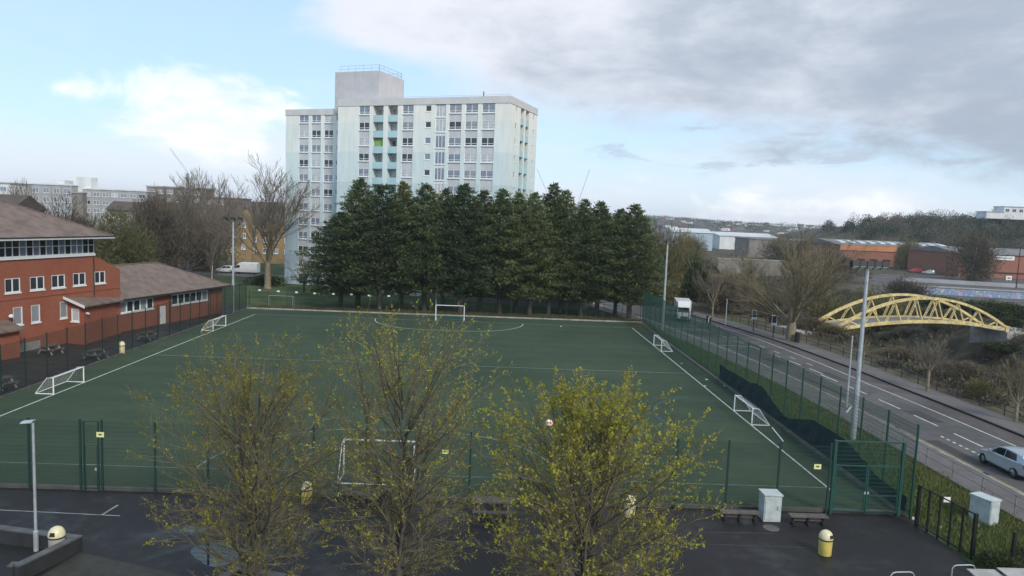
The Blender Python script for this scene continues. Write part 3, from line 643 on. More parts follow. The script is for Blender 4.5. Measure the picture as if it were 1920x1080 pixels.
def bankpts(n, seed):
    g = random.Random(seed); o = []
    while len(o) < n:
        x, y = g.uniform(40.5, 80), g.uniform(25, 190)
        if abs(y-98-(x-47)*.25) < 4 and x > 44: continue
        if 55 < x < 67: continue
        o.append((x, y, gh(x, y)-.1, g.uniform(.6, 1.6), g.uniform(.4, 1.2)))
    return o
cover('bramble_cover', 'brown brambles covering the river banks', 'brambles', bankpts(1300, 1), 0, m_brownf, 60, .5); cover('ivy_cover', 'dark green ivy patches on the river banks', 'ivy', bankpts(330, 2), 0, m_ever, 45, .4)
def woodpts(n, seed, lo, hi):
    g = random.Random(seed); o = []
    while len(o) < n:
        x, y = g.uniform(205, 640), g.uniform(335, 560); z = hill_near(x, y)
        if y > 480 and z < 10: continue
        o.append((x, y, z-.5, g.uniform(4, 7.5), g.uniform(lo, hi)))
    return o
cover('hillside_wood', 'bare brown wood covering the hill on the right', 'wood', woodpts(330, 4, 6, 12), 0, m_brownf, 420, .95, (.25, .6)); cover('hillside_evergreens', 'dark evergreens among the wood on the right hill', 'wood', woodpts(620, 6, 5, 10), 0, m_ever, 300, 1.0, (.35, .8))
g_ = random.Random(12)
cover('far_trees', 'distant brown trees along the foot of the far hill', 'trees', [(g_.uniform(60, 900), y, 0, g_.uniform(5, 10), g_.uniform(4, 8)) for y in [g_.uniform(430, 900) for _ in range(420)]], 0, m_brownf, 70, 2.2)
cover('far_hill_trees', 'distant trees scattered over the far hillside', 'trees', [(x, y, hill_far(x, y), g_.uniform(7, 16), g_.uniform(5, 9)) for x, y in [(g_.uniform(150, 1500), g_.uniform(1000, 1900)) for _ in range(700)]], 0, m_ever, 40, 3.5)
def blades(name, label, m, n, fx, hh=(.12, .4)):
    g = np.random.default_rng(9); p = np.array([fx(g) for _ in range(n)]); d = g.normal(size=(n, 3))*.35+np.array([0, 0, 1.]); me = leaf_mesh(name, p, d, g.uniform(*hh, n), g.uniform(.02, .06, n)); me.materials.append(m)
    return tag(link(name, me), label, 'grass', kind='stuff')
def fx_v(g): y = 24+70*g.random()**1.4; return (g.uniform(20.5, max(20.9, rc(y)-6.1-.6*max(0, min(1, (y-62)/25)))), y, -.06)
blades('verge_grass', 'rough green grass on the verge beside the road', m_blade, 60000, fx_v)
blades('verge_dry_grass', 'dry yellow grass tufts on the verge by the road', m_dryblade, 7000, lambda g: (lambda y: (g.normal(rc(y)-7.2, .7), y, -.06))(24+80*g.random()**1.5), (.15, .45))
blades('kerb_grass', 'rough dry grass behind the far kerb of the pitch', m_dryblade, 16000, lambda g: (g.uniform(-33, 21), 96.5+abs(g.normal(0, 1.3)), -.06), (.15, .55))

# ------------------------------------------------------------------ windows and walls
WC = {}
def win(w, h, style='two', fr=.085):       # frame and pane meshes, x along the wall, -y outwards
    key = (round(w, 2), round(h, 2), style)
    if key in WC: return WC[key]
    f = MB(); f.bx(-w/2, w/2, -.05, .05, 0, fr); f.bx(-w/2, w/2, -.05, .05, h-fr, h); f.bx(-w/2, -w/2+fr, -.05, .05, fr, h-fr); f.bx(w/2-fr, w/2, -.05, .05, fr, h-fr)
    vx = {'two': [0], 'one': [], 'tri': [-w/6, w/6], 'low': [0], 'cross': [0]}.get(style, [])
    for x in vx: f.bx(x-fr*.6, x+fr*.6, -.047, .047, fr, h-fr)
    if style in ('low', 'cross'):
        z = h*(.28 if style == 'low' else .5)
        for a, b in ((-w/2+fr, -fr*.6), (fr*.6, w/2-fr)): f.bx(a, b, -.044, .044, z-.035, z+.035)
    f.bx(-w/2-.05, w/2+.05, -.16, .02, -.13, -.004)         # sill
    p = MB().bx(-w/2+fr*.5, w/2-fr*.5, -.008, .02, fr*.5, h-fr*.5)
    WC[key] = (f.mesh('window', m_upvc), [p.mesh('pane', q) for q in PANE]); return WC[key]
def put_win(root, o, a, u, z, w, h, style='two', v=.1, pane=None, label=None):
    f, ps = win(w, h, style); e = (math.cos(a), math.sin(a)); n = (-e[1], e[0])
    k = inst('window', f, root, (o[0]+e[0]*u+n[0]*v, o[1]+e[1]*u+n[1]*v, z), a)
    c = link('pane', ps[pane if pane is not None else random.choices((0, 1, 2, 3), (3, 4, 3, 3))[0]], None, k); return k
def wall_open(g, o, a, u0, u1, z0, z1, ops, depth=.2, mi=0):     # sheet of wall with reveals round each opening
    e = (math.cos(a), math.sin(a)); n = (-e[1], e[0]); q = lambda u, v, z: (o[0]+e[0]*u+n[0]*v, o[1]+e[1]*u+n[1]*v, z)
    us = sorted({u0, u1, *[k for p in ops for k in p[:2]]}); zs = sorted({z0, z1, *[k for p in ops for k in p[2:4]]})
    for i in range(len(us)-1):
        for j in range(len(zs)-1):
            cu, cz = (us[i]+us[i+1])/2, (zs[j]+zs[j+1])/2
            if any(p[0] < cu < p[1] and p[2] < cz < p[3] for p in ops): continue
            g.add([q(us[i], 0, zs[j]), q(us[i+1], 0, zs[j]), q(us[i+1], 0, zs[j+1]), q(us[i], 0, zs[j+1])], [(0, 1, 2, 3)], mi)
    for (a0, a1, b0, b1) in ops:
        g.add([q(a0, 0, b0), q(a1, 0, b0), q(a1, 0, b1), q(a0, 0, b1), q(a0, depth, b0), q(a1, depth, b0), q(a1, depth, b1), q(a0, depth, b1)], [(0, 4, 5, 1), (1, 5, 6, 2), (2, 6, 7, 3), (3, 7, 4, 0), (4, 7, 6, 5)], mi)
    return g

# ------------------------------------------------------------------ tower block
TA = R(-21.9); F0 = (-27.8, 125.0); te = (math.cos(TA), math.sin(TA)); tn = (-te[1], te[0])
tw = thing('tower_block', 'pale cream and aqua high rise block of flats with grey plant room on top', 'building', (F0[0], F0[1], 0))
TW, TD, TZ, HEAD, FL = 31.45, 13.2, 32.4, 31.2, 2.58
L0 = (F0[0]-12.6*te[0]+2.3*tn[0], F0[1]-12.6*te[1]+2.3*tn[1]); LZ = 31.3
S0 = (F0[0]+TW*te[0], F0[1]+TW*te[1]); SA = TA+math.pi/2
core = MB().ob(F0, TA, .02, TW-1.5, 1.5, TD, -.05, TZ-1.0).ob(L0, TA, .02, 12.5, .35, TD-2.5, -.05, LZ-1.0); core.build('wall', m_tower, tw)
par = MB().ob(F0, TA, -.08, TW+.08, -.08, TD, TZ-1.1, TZ).ob(L0, TA, -.08, 12.58, -.08, TD-2.5, LZ-1.05, LZ); par.build('parapet', m_parap, tw)
NF = 12
class PIL:
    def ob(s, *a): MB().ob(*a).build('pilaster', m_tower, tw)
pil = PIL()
def column(u0, u1, kind, o=F0, a=TA, n=NF, head=HEAD, back=1.5, w=None):
    for i in range(n):
        hz = head-FL*i; lo = hz-FL
        if lo < .2 and i: break
        if kind == 'win':
            h = 1.32; put_win(tw, o, a, (u0+u1)/2, hz-h, u1-u0, h, 'low', .12); sp = MB().ob(o, a, u0, u1, .10, back, lo+.02, hz-h-.14); sp.build('spandrel', m_spand, tw)
        elif kind == 'small':
            h = .95; put_win(tw, o, a, (u0+u1)/2, hz-h-.05, u1-u0, h, 'one', .12); MB().ob(o, a, u0, u1, .0, back, lo-.05, hz-h-.16).build('spandrel', m_tower, tw)
            if i == 0: MB().ob(o, a, u0, u1, 0, back, hz-.05, hz+.13).build('spandrel', m_tower, tw)
        elif kind == 'tri':
            h = 2.0; put_win(tw, o, a, (u0+u1)/2, hz-h+.3 if i else hz-h+.1, u1-u0, h if i else h-.1, 'tri', .14, random.choice((1, 1, 2))); MB().ob(o, a, u0, u1, .10, back, lo+(.32 if i < n else 0), hz-h+.2 if i else hz-h).build('spandrel', m_upvc, tw)
        elif kind == 'balc':
            MB().ob(o, a, u0, u1, .05, .15, lo+.02, lo+1.12).build('balcony_panel', m_aqua, tw); MB().ob(o, a, u0, u1, .15, back, lo-.06, lo+.1).build('balcony_floor', m_spand, tw)
            put_win(tw, o, a, (u0+u1)/2, lo+.22, (u1-u0)*.9, 2.1, 'two', back-.1, (3, 2, 0)[i % 3])
            if i == 2 and u0 < 8: MB().ob(o, a, u0+.2, u1-.3, .5, .56, lo+.4, hz-.25).build('balcony_screen', m_lime, tw)
COLS = [(4.2, 6.25, 'win'), (6.92, 8.9, 'balc'), (9.75, 11.6, 'balc'), (12.5, 14.55, 'win'), (16.75, 17.8, 'small'), (18.6, 20.4, 'tri'), (21.0, 23.2, 'win'), (23.9, 26.05, 'win'), (26.75, 28.95, 'win')]
k = 0.
for u0, u1, kd in COLS:
    pil.ob(F0, TA, k, u0, 0, 1.5, -.05, TZ-1.1); k = u1; column(u0, u1, kd)
pil.ob(F0, TA, k, TW, 0, 1.5, -.05, TZ-1.1)
k = .0
for u0, u1 in ((2.9, 4.9), (5.55, 7.5), (8.2, 10.1)):
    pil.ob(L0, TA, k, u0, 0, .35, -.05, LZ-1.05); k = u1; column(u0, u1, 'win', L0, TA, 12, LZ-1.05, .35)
pil.ob(L0, TA, k, 10.7, 0, .35, -.05, LZ-1.05); pil.ob(L0, TA, 11.25, 12.6, 0, .35, -.05, LZ-1.05); column(10.7, 11.25, 'small', L0, TA, 12, LZ-1.1, .35)
# right hand side face
k = 1.5
for u0, u1, kd in ((2.6, 3.2, 'small'), (5.0, 6.7, 'balc'), (7.4, 9.1, 'balc'), (11.2, 11.8, 'small')):
    pil.ob(S0, SA, k, u0, 0, 1.5, -.05, TZ-1.1); k = u1; column(u0, u1, kd, S0, SA, NF, HEAD+.05)
pil.ob(S0, SA, k, TD, 0, 1.5, -.05, TZ-1.1)
PU0, PU1, PV0, PV1, PZ = -1.9, 6.9, 1.75, 10.2, 37.4
pr = MB().ob(F0, TA, PU0, PU1, PV0, PV1, LZ-1, PZ)
room = pr.build('plant_room', m_plant, tw); rb = MB()
for i in range(22): rb.ob(F0, TA, PU0+.2+i*.4, PU0+.28+i*.4, PV0-.04, PV0+.01, TZ, PZ-.1)
for i in range(20): rb.ob(S0, SA, PV0+.2+i*.4, PV0+.28+i*.4, TW-PU1-.04, TW-PU1+.01, TZ, PZ-.1)
tag(rb.build('cladding_ribs', m_plant, room), kind='stuff')
rl = MB()
def rail(g, o, a, u0, u1, v, z, h=1.05, st=1.5, t=.05, rails=(1., .5)):
    e = (math.cos(a), math.sin(a)); n = (-e[1], e[0]); q = lambda u, zz: (o[0]+e[0]*u+n[0]*v, o[1]+e[1]*u+n[1]*v, zz)
    for k in rails: g.bar(q(u0, z+h*k), q(u1, z+h*k), t)
    m = max(1, round(abs(u1-u0)/st))
    for i in range(m+1): u = u0+(u1-u0)*i/m; g.bar(q(u, z), q(u, z+h*rails[0]), t)
rail(rl, F0, TA, PU0+.8, PU1-.3, PV0+.4, PZ); rail(rl, S0, SA, PV0+.4, PV1-.4, TW-PU1+.3, PZ); rail(rl, F0, TA, PU0+.8, PU1-.3, PV1-.4, PZ)
rl.build('roof_railing', m_galv, tw)
rl = MB(); rail(rl, F0, TA, .3, TW-.3, .5, TZ, .3, 4., .04, (1.,)); MB_ = rl.build('roof_railing', m_galv, tw)
MB().ob(F0, TA, 26.5, 26.62, .8, .9, TZ, TZ+.9).build('roof_vent', m_dim, tw)
MB().ob(L0, TA, 1.5, 5.4, .345, .36, .1, 2.4).build('entrance', m_soffit, tw)
# low flat roofed wing at the foot of the tower, seen between the conifer trunks
lw = thing('low_block', 'low dark flat roofed building behind the conifer trunks', 'building', (4, 112, 0)); g = MB().ob((-11, 117), TA, 0, 26, 0, 8, -.05, 3.6); g.build('wall', m_wall_d, lw); MB().ob((-11, 117), TA, -.3, 26.3, -.3, 8.3, 3.6, 3.9).build('roof', m_wall_g, lw)
for i in range(7): put_win(lw, (-11, 117), TA, 2+i*3.6, 1.5, 1.8, 1.1, 'two', -.03)

# ------------------------------------------------------------------ school
SAa = R(75.5); W0 = (-41.2, 65.0); W1 = (-39.4, 73.6); se = (math.cos(SAa), math.sin(SAa)); sn = (-se[1], se[0])
def sq(o, u, v, z): return (o[0]+se[0]*u+sn[0]*v, o[1]+se[1]*u+sn[1]*v, z)
sb = thing('school_block', 'three storey red brick school block with hipped brown roof and ribbon windows', 'building', (W0[0], W0[1], 0))
ops = [(-3.15, -1.65, 5.35, 6.6), (-.7, .8, 5.38, 6.58), (1.55, 3.05, 5.38, 6.58), (3.95, 5.45, 5.4, 6.6), (6.55, 7.9, 5.4, 6.6), (-2.45, -1.5, 2.45, 4.03), (-.66, .28, 2.45, 4.03), (2.4, 3.3, 2.45, 4.03)]
ops += [(-5.6, -4.1, 5.35, 6.6), (-8.0, -6.5, 5.35, 6.6), (-6.0, -5.0, 2.45, 4.03)]
g = wall_open(MB(), W0, SAa, -24, 6.5, -.05, 8.2, [p for p in ops if p[1] < 6.4], .18)
g.add([sq(W0, 6.5, 0, -.05), sq(W0, 6.5, 14, -.05), sq(W0, 6.5, 14, 10), sq(W0, 6.5, 0, 10)], [(0, 1, 2, 3)]); g.add([sq(W0, -24, 0, -.05), sq(W0, -24, 14, -.05), sq(W0, -24, 14, 10), sq(W0, -24, 0, 10)], [(3, 2, 1, 0)]); g.add([sq(W0, -24, 14, -.05), sq(W0, 6.5, 14, -.05), sq(W0, 6.5, 14, 10), sq(W0, -24, 14, 10)], [(3, 2, 1, 0)])
# lower stub with sloping shoulder
a_, b_, c_ = 6.55, 7.9, 9.85
wall_open(g, W0, SAa, 6.5, c_, -.05, 6.63, [(a_, b_, 5.4, 6.6)], .18)
g.add([sq(W0, 6.5, 0, 6.63), sq(W0, c_, 0, 6.63), sq(W0, 6.5, 0, 8.2)], [(0, 1, 2)]); g.add([sq(W0, c_, 0, -.05), sq(W0, c_, 9, -.05), sq(W0, c_, 9, 6.63), sq(W0, c_, 0, 6.63)], [(0, 1, 2, 3)]); g.add([sq(W0, c_, 0, 6.63), sq(W0, c_, 9, 6.63), sq(W0, 6.5, 9, 8.2), sq(W0, 6.5, 0, 8.2)], [(0, 1, 2, 3)])
g.build('wall', m_brick, sb)
for p in ops: put_win(sb, W0, SAa, (p[0]+p[1])/2, p[2], p[1]-p[0], p[3]-p[2], 'two' if p[1]-p[0] > 1.2 else 'one', .08, 0 if p[1]-p[0] > 1.2 else 3)
# ribbon of windows under the eaves
MB().ob(W0, SAa, -24, 6.55, -.14, .1, 8.2, 8.42).build('ribbon_sill', m_upvc, sb); MB().ob(W0, SAa, -24, 6.45, .1, 1, 8.2, 10).build('ribbon_backing', m_soffit, sb)
rf, rp = MB(), None
bw = .68; RW = MB(); RW.bx(-bw/2, bw/2, -.05, .05, 0, .07).bx(-bw/2, bw/2, -.05, .05, .80, .87).bx(-bw/2, bw/2, -.05, .05, 1.50, 1.56); RW.bx(-bw/2, -bw/2+.05, -.047, .047, .07, .8).bx(bw/2-.05, bw/2, -.047, .047, .07, .8).bx(-bw/2, -bw/2+.03, -.047, .047, .87, 1.5).bx(bw/2-.03, bw/2, -.047, .047, .87, 1.5)
RWm = RW.mesh('window', m_upvc); RPm = [MB().bx(-bw/2+.02, bw/2-.02, 0, .02, .03, 1.53).mesh('pane', PANE[i]) for i in (0, 0, 1)]
for i in range(28):
    w_ = inst('window', RWm, sb, sq(W0, 6.5-.36-i*bw, .0, 8.42), SAa); link('pane', random.choice(RPm), None, w_)
def hip(name, root, o, u0, u1, v0, v1, z0, zr, m, ru0=None, ru1=None, th=.14):
    vm = (v0+v1)/2; hw = (v1-v0)/2; ru0 = u0+hw if ru0 is None else ru0; ru1 = u1-hw if ru1 is None else ru1
    b = [sq(o, u0, v0, z0), sq(o, u1, v0, z0), sq(o, u1, v1, z0), sq(o, u0, v1, z0)]; r = [sq(o, ru0, vm, zr), sq(o, ru1, vm, zr)]
    low = [(p[0], p[1], z0-th) for p in b]
    g = MB().add(b+r, [(0, 1, 5, 4), (1, 2, 5), (2, 3, 4, 5), (3, 0, 4)]).add(low, [(3, 2, 1, 0)]).add(low+b, [(0, 1, 5, 4), (1, 2, 6, 5), (2, 3, 7, 6), (3, 0, 4, 7)], 1)
    k = g.build(name, [m, m_soffit], root); t = MB()
    for p, q in ((b[1], r[1]), (b[0], r[0]), (r[0], r[1]), (b[2], r[1])):
        p, q = Vector(p), Vector(q); n = int((q-p).length/.45)
        for i in range(n): a, c = p.lerp(q, i/n), p.lerp(q, (i+.92)/n); t.bar(a+Vector((0, 0, .05)), c+Vector((0, 0, .03)), .24, .1)
    tag(t.build('ridge_tiles', m, k), kind='stuff'); return k
rr_ = hip('roof', sb, W0, -25.3, 7.6, -1.35, 15.3, 10.2, 14.2, m_tile)
MB().ob(W0, SAa, -25.3, 7.65, -1.42, -1.355, 9.93, 10.05).build('gutter', m_lfascia, sb)
MB().tube([sq(W0, 6.4, -.08, 0), sq(W0, 6.4, -.08, 8.1)], .05, 6).build('downpipe', m_soffit, sb); MB().bar(sq(W0, -12, -.03, 4.75), sq(W0, 9.8, -.03, 4.75), .05, .08).build('brick_band', m_brick, sb)
MB().ob(W0, SAa, -4, .2, -.02, .02, -.03, .75).build('plinth_panel', m_conc, sb)
# entrance lean-to at the left edge
g = MB().ob(W0, SAa, -10, -3.3, -1.6, -.01, -.05, 2.3); g.build('lean_to', m_brick, sb); MB().hexa([sq(W0, -10.2, -2.0, 2.3), sq(W0, -3.1, -2.0, 2.3), sq(W0, -3.1, -.02, 2.9), sq(W0, -10.2, -.02, 2.9), sq(W0, -10.2, -2.0, 2.45), sq(W0, -3.1, -2.0, 2.45), sq(W0, -3.1, -.02, 3.05), sq(W0, -10.2, -.02, 3.05)]).build('lean_to_roof', m_tile, sb)
MB().lathe([(.02, -.18), (.17, -.1), (.2, 0), (.17, .1), (.02, .18)], 12, sq(W0, -2.9, -.3, 3.35)).build('globe_lamp', m_white, sb)
sw = thing('school_wing', 'single storey red brick school wing with low brown hipped roof beside the pitch', 'building', (W1[0], W1[1], 0))
wo = [(.45, 6.35, 1.95, 3.15), (9.3, 15.75, 1.95, 3.15)]
g = wall_open(MB(), W1, SAa, -5, 18.6, -.05, 3.35, wo+[(7.35, 8.35, -.02, 2.1)], .18)
g.add([sq(W1, 18.6, 0, -.05), sq(W1, 18.6, 12, -.05), sq(W1, 18.6, 12, 3.35), sq(W1, 18.6, 0, 3.35)], [(0, 1, 2, 3)]); g.add([sq(W1, 18.6, 12, -.05), sq(W1, -5, 12, -.05), sq(W1, -5, 12, 3.35), sq(W1, 18.6, 12, 3.35)], [(0, 1, 2, 3)])
g.build('wall', m_brick, sw)
for a0, a1, z0, z1 in wo:
    n = 6; w_ = (a1-a0)/n
    for i in range(n): put_win(sw, W1, SAa, a0+w_*(i+.5), z0, w_, z1-z0, 'one', .08, random.choice((0, 0, 3)))
d_ = MB().ob(W1, SAa, 7.37, 8.33, .06, .12, 0, 2.08).build('door', m_white, sw); MB().ob(W1, SAa, 7.45, 7.55, .02, .055, .95, 1.1).build('handle', m_galv, d_)
hip('roof', sw, W1, -4.4, 19.4, -.55, 12.6, 3.5, 6.35, m_tile, -2.0, 14.0)
MB().ob(W1, SAa, -4.4, 19.45, -.63, -.555, 3.3, 3.44).build('gutter', m_soffit, sw)
for u in (9.0, 16.2): MB().tube([sq(W1, u, -.06, 0), sq(W1, u, -.06, 3.2)], .045, 6).build('downpipe', m_soffit, sw)
# porch in the angle between the two, its roof running into the wing's eaves
po = thing('school_porch', 'small brick porch with white edged sloping roof between school block and wing', 'porch', (*sq(W0, 6, 0, 0)[:2], 0))
pu, pv = 3.2, -1.9
g = wall_open(MB(), sq(W0, pu, -.02, 0), SAa-math.pi/2, 0, 1.88, -.05, 3.6, [(.45, 1.35, 2.15, 3.35)], .15); g.add([sq(W0, pu, pv, -.05), sq(W0, 8.9, pv+1.6, -.05), sq(W0, 8.9, pv+1.6, 3.45), sq(W0, pu, pv, 3.6)], [(0, 1, 2, 3)]); g.add([sq(W0, 8.9, pv+1.6, -.05), sq(W0, 8.9, .6, -.05), sq(W0, 8.9, .6, 3.45), sq(W0, 8.9, pv+1.6, 3.45)], [(0, 1, 2, 3)]); g.add([sq(W0, pu, 0, 3.6), sq(W0, pu, pv, 3.6), sq(W0, pu, 0, 4.25)], [(2, 1, 0)])
g.build('wall', m_brick, po); put_win(po, sq(W0, pu, -.02, 0), SAa-math.pi/2, .9, 2.15, .9, 1.2, 'one', .06, 2)
rp_ = [(2.8, -2.35, 3.72), (9.9, -.38, 3.46), (9.9, -.03, 3.75), (2.8, -.03, 4.45)]
MB().hexa([sq(W0, u, v, z-.14) for u, v, z in rp_]+[sq(W0, u, v, z) for u, v, z in rp_]).build('roof', m_tile, po)
bb_ = [(2.73, -2.4), (2.795, -2.4), (2.795, -.03), (2.73, -.03)]; bz = [3.68, 3.68, 4.42, 4.42]
MB().hexa([sq(W0, u, v, z-.16) for (u, v), z in zip(bb_, bz)]+[sq(W0, u, v, z+.08) for (u, v), z in zip(bb_, bz)]).build('bargeboard', m_white, po)
MB().bar(sq(W0, 3.6, -1.8, 2.95), sq(W0, 3.6, -2.1, 2.9), .2, .12).build('wall_lamp', m_white, po)

# ------------------------------------------------------------------ background buildings
def block(name, label, px0, px1, ptop, Y, depth, m, rows=0, cols=0, wz=(1.3, 1.5), fl=2.9, roof=None, m_roof=None, turn=0., sill=None, pbase=None, z0=-.05, pane=None, overhang=.3, parts=True, rh=None):
    A, B = at(px0, ptop, Y), at(px1, ptop, Y); zt = (A.z+B.z)/2; w = B.x-A.x; o = (A.x, Y)
    t = thing(name, label, 'building', (A.x+w/2, Y, 0)); a = turn
    MB().ob(o, a, 0, w, 0, depth, z0, zt).build('wall', m, t)
    if roof == 'flat': MB().ob(o, a, -overhang, w+overhang, -overhang, depth+overhang, zt, zt+.5).build('roof', m_roof or m_wall_g, t)
    if roof == 'gable':
        e = (math.cos(a), math.sin(a)); n = (-e[1], e[0]); q = lambda u, v, z: (o[0]+e[0]*u+n[0]*v, o[1]+e[1]*u+n[1]*v, z); h = depth*.28 if rh is None else rh
        MB().add([q(-.4, -.5, zt), q(w+.4, -.5, zt), q(w+.4, depth+.5, zt), q(-.4, depth+.5, zt), q(-.4, depth/2, zt+h), q(w+.4, depth/2, zt+h)], [(0, 1, 5, 4), (2, 3, 4, 5), (1, 2, 5), (3, 0, 4), (3, 2, 1, 0)]).build('roof', m_roof or m_dtile, t)
    for i in range(rows):
        for j in range(cols):
            put_win(t, o, a, w*(j+.5)/cols, zt-1.2-wz[1]-fl*i, min(wz[0], w/cols*.75), wz[1], 'two', -.03, pane)
    return t, o, zt, w
t, o, zt, w = block('apartment_block', 'long pale block of flats with three rows of windows on the left skyline', 18, 135, 346, 300, 14, m_wall_g, 4, 6, (2.4, 2.0), 3.6, 'flat', m_wall_w, pane=1)
MB().bx(at(121, 340, 306).x, at(132, 340, 306).x, 302, 308, zt+.5, zt+2.2).build('roof_box', m_wall_w, t)
MB().bx(at(148, 340, 306).x, at(176, 340, 306).x, 304, 309, zt-4, zt+3.8).build('stair_tower', m_wall_w, t)
block('apartment_block', 'white end block of flats at the left edge of the skyline', -60, 19, 343, 290, 14, m_wall_w, 3, 3, (2.4, 1.8), 3.6, 'flat', m_wall_g, pane=1)
block('apartment_block', 'drab grey stair block joining the two pale blocks of flats', 135, 155, 362, 299, 10, m_wall_d, 0, 0, roof='flat')
block('apartment_block', 'lower pale block of flats right of the grey stair block on the skyline', 155, 275, 357, 302, 14, m_wall_g, 3, 7, (2.6, 1.6), 3.3, 'flat', m_wall_w)
block('apartment_block', 'grey stepped flats half hidden by bare trees on the skyline', 275, 378, 352, 310, 14, m_wall_d, 3, 6, (2.4, 1.4), 3.2, 'flat', m_wall_g)
block('apartment_block', 'dull low flats behind the floodlight on the skyline', 378, 450, 372, 315, 14, m_wall_d, 2, 4, (2.4, 1.4), 3.2, 'flat', m_wall_d)
block('terraced_housing', 'long dark roofed terrace behind the bare trees', 200, 445, 398, 205, 9, m_wall_d, 2, 14, (1.2, 1.2), 3, 'gable', m_dtile)
block('terraced_housing', 'dark roofed terrace behind the tall bare tree and tower edge', 420, 560, 394, 215, 9, m_wall_d, 2, 8, (1.2, 1.2), 3, 'gable', m_dtile)
t, o, zt, w = block('brick_flats', 'yellow brick flats with a gable behind the white van', 427, 548, 415, 178, 10, m_bricky, 3, 6, (1.1, 1.2), 2.7, 'gable', m_dtile)
MB().add([(o[0]+2.2, 177.2, -.05), (o[0]+6.2, 177.2, -.05), (o[0]+6.2, 177.2, zt+.3), (o[0]+4.2, 177.2, zt+2.6), (o[0]+2.2, 177.2, zt+.3), (o[0]+2.2, 180, -.05), (o[0]+6.2, 180, -.05), (o[0]+6.2, 180, zt+.3), (o[0]+4.2, 180, zt+2.6), (o[0]+2.2, 180, zt+.3)], [(0, 1, 2, 3, 4), (1, 6, 7, 2), (2, 7, 8, 3), (3, 8, 9, 4), (4, 9, 5, 0)]).build('gable_bay', m_bricky, t)
for i in range(3): put_win(t, (o[0]+4.2, 177.2), 0, 0, zt-1.6-2.7*i, 1.0, 1.3, 'two', -.03)
block('house', 'dark roofed house behind the hipped school roof at the left edge', -70, 18, 392, 118, 9, m_wall_d, 1, 4, (1, 1), 3, 'gable', m_dtile)
# across the river
t, o, zt, w = block('warehouse', 'pale blue grey metal warehouse with white roof right of the conifers', 1262, 1335, 436, 395, 40, m_shed, roof='gable', m_roof=m_roofw, rh=2.2, turn=-.12)
block('warehouse', 'white roofed low shed right of the pale blue warehouse', 1350, 1460, 444, 430, 40, m_wall_w, roof='gable', m_roof=m_roofw, rh=2.2)
block('warehouse', 'dark red brick shed left of the large roadside tree', 1405, 1580, 452, 330, 20, m_wall_d, roof='flat', m_roof=m_roofg)
t, o, zt, w = block('retail_building', 'long orange and red brick retail building across the river', 1575, 1805, 463, 292, 40, m_brick2, roof='gable', m_roof=m_roofg, rh=2.0)
MB().ob(o, 0, 0, w, -.4, -.02, zt-2.2, zt+.1).build('fascia', m_orange, t); t_o, o_, z_ = t, o, zt
for i in range(9): MB().ob(o, 0, 2+i*5.4, 5.4+i*5.4, -.06, -.01, .2, 2.6).build('shopfront', PANE[0], t)
t, o, zt, w = block('retail_building', 'red brick retail building with white sign at the right edge', 1800, 2010, 479, 236, 30, m_brick2, roof='gable', m_roof=m_roofg, rh=2.0)
u = at(1862, 480, 236).x-o[0]; s_ = MB().ob(o, 0, u, u+7.3, -.12, -.02, zt-1.7, zt-.35).build('shop_sign', m_white, t); MB().ob(o, 0, u+.7, u+6.6, -.13, -.125, zt-1.25, zt-.8).build('sign_print', m_wall_g, s_)
MB().ob(o, 0, -2, w, -.35, -.2, 1.7, 2.0).build('canopy_rail', m_soffit, t)
b = G(1891, 528); t = thing('notice_board', 'small white notice board with dark marks before the right brick building', 'sign', (b.x, b.y, 0)); MB().bx(b.x-.9, b.x+.9, b.y-.03, b.y+.03, .5, 1.8).build('panel', m_white, t); MB().bx(b.x-.5, b.x+.5, b.y-.045, b.y-.032, .9, 1.3).build('print', m_ink, t); MB().bx(b.x-.7, b.x-.6, b.y+.03, b.y+.1, -.02, 1.7).build('post', m_galv, t); MB().bx(b.x+.6, b.x+.7, b.y+.03, b.y+.1, -.02, 1.7).build('post', m_galv, t)
for i in range(11):
    u = 3+i*4.3; MB().hexa([(o_[0]+u, o_[1]+6, z_+.75), (o_[0]+u+2.4, o_[1]+6, z_+.75), (o_[0]+u+2.4, o_[1]+12, z_+1.4), (o_[0]+u, o_[1]+12, z_+1.4), (o_[0]+u+.3, o_[1]+7, z_+1.3), (o_[0]+u+2.1, o_[1]+7, z_+1.3), (o_[0]+u+2.1, o_[1]+11, z_+1.75), (o_[0]+u+.3, o_[1]+11, z_+1.75)]).build('rooflight', m_roofw, t_o)
# walls over the river
def graf():
    m = mat('graffiti painted wall', (.3, .3, .3), .8, 0); N.t = m.node_tree; g = nnode('ShaderNodeNewGeometry').outputs['Position']; v = nnode('ShaderNodeTexVoronoi'); v.inputs['Scale'].default_value = .55; N.t.links.new(g, v.inputs['Vector'])
    h = nnode('ShaderNodeHueSaturation'); h.inputs['Saturation'].default_value = .4; h.inputs['Value'].default_value = .5; N.t.links.new(v.outputs['Color'], h.inputs['Color'])
    c = mixc(noise(g, .8, 5).sstep(.36, .52), h.outputs[0], (.20, .27, .42)); c = mixc(noise(g, 2.2, 3).sstep(.58, .66), c, (.55, .57, .58)); N.t.links.new(c, m.node_tree.nodes['Principled BSDF'].inputs['Base Color']); return m
m_graf = graf()
p0, p1 = G(1700, 549), G(2000, 566)
t = thing('river_wall', 'graffiti covered river wall with pale coping across the river', 'wall', ((p0.x+p1.x)/2, (p0.y+p1.y)/2, 0)); a = math.atan2(p1.y-p0.y, p1.x-p0.x); L = (p1-p0).length
MB().ob(p0, a, 0, L, 0, .5, -1.5, 1.6).build('wall', m_graf, t); MB().ob(p0, a, -.1, L+.1, -.15, 1.6, 1.6, 1.8).build('coping', m_conc, t)
p0, p1 = G(1345, 512), G(1540, 520)
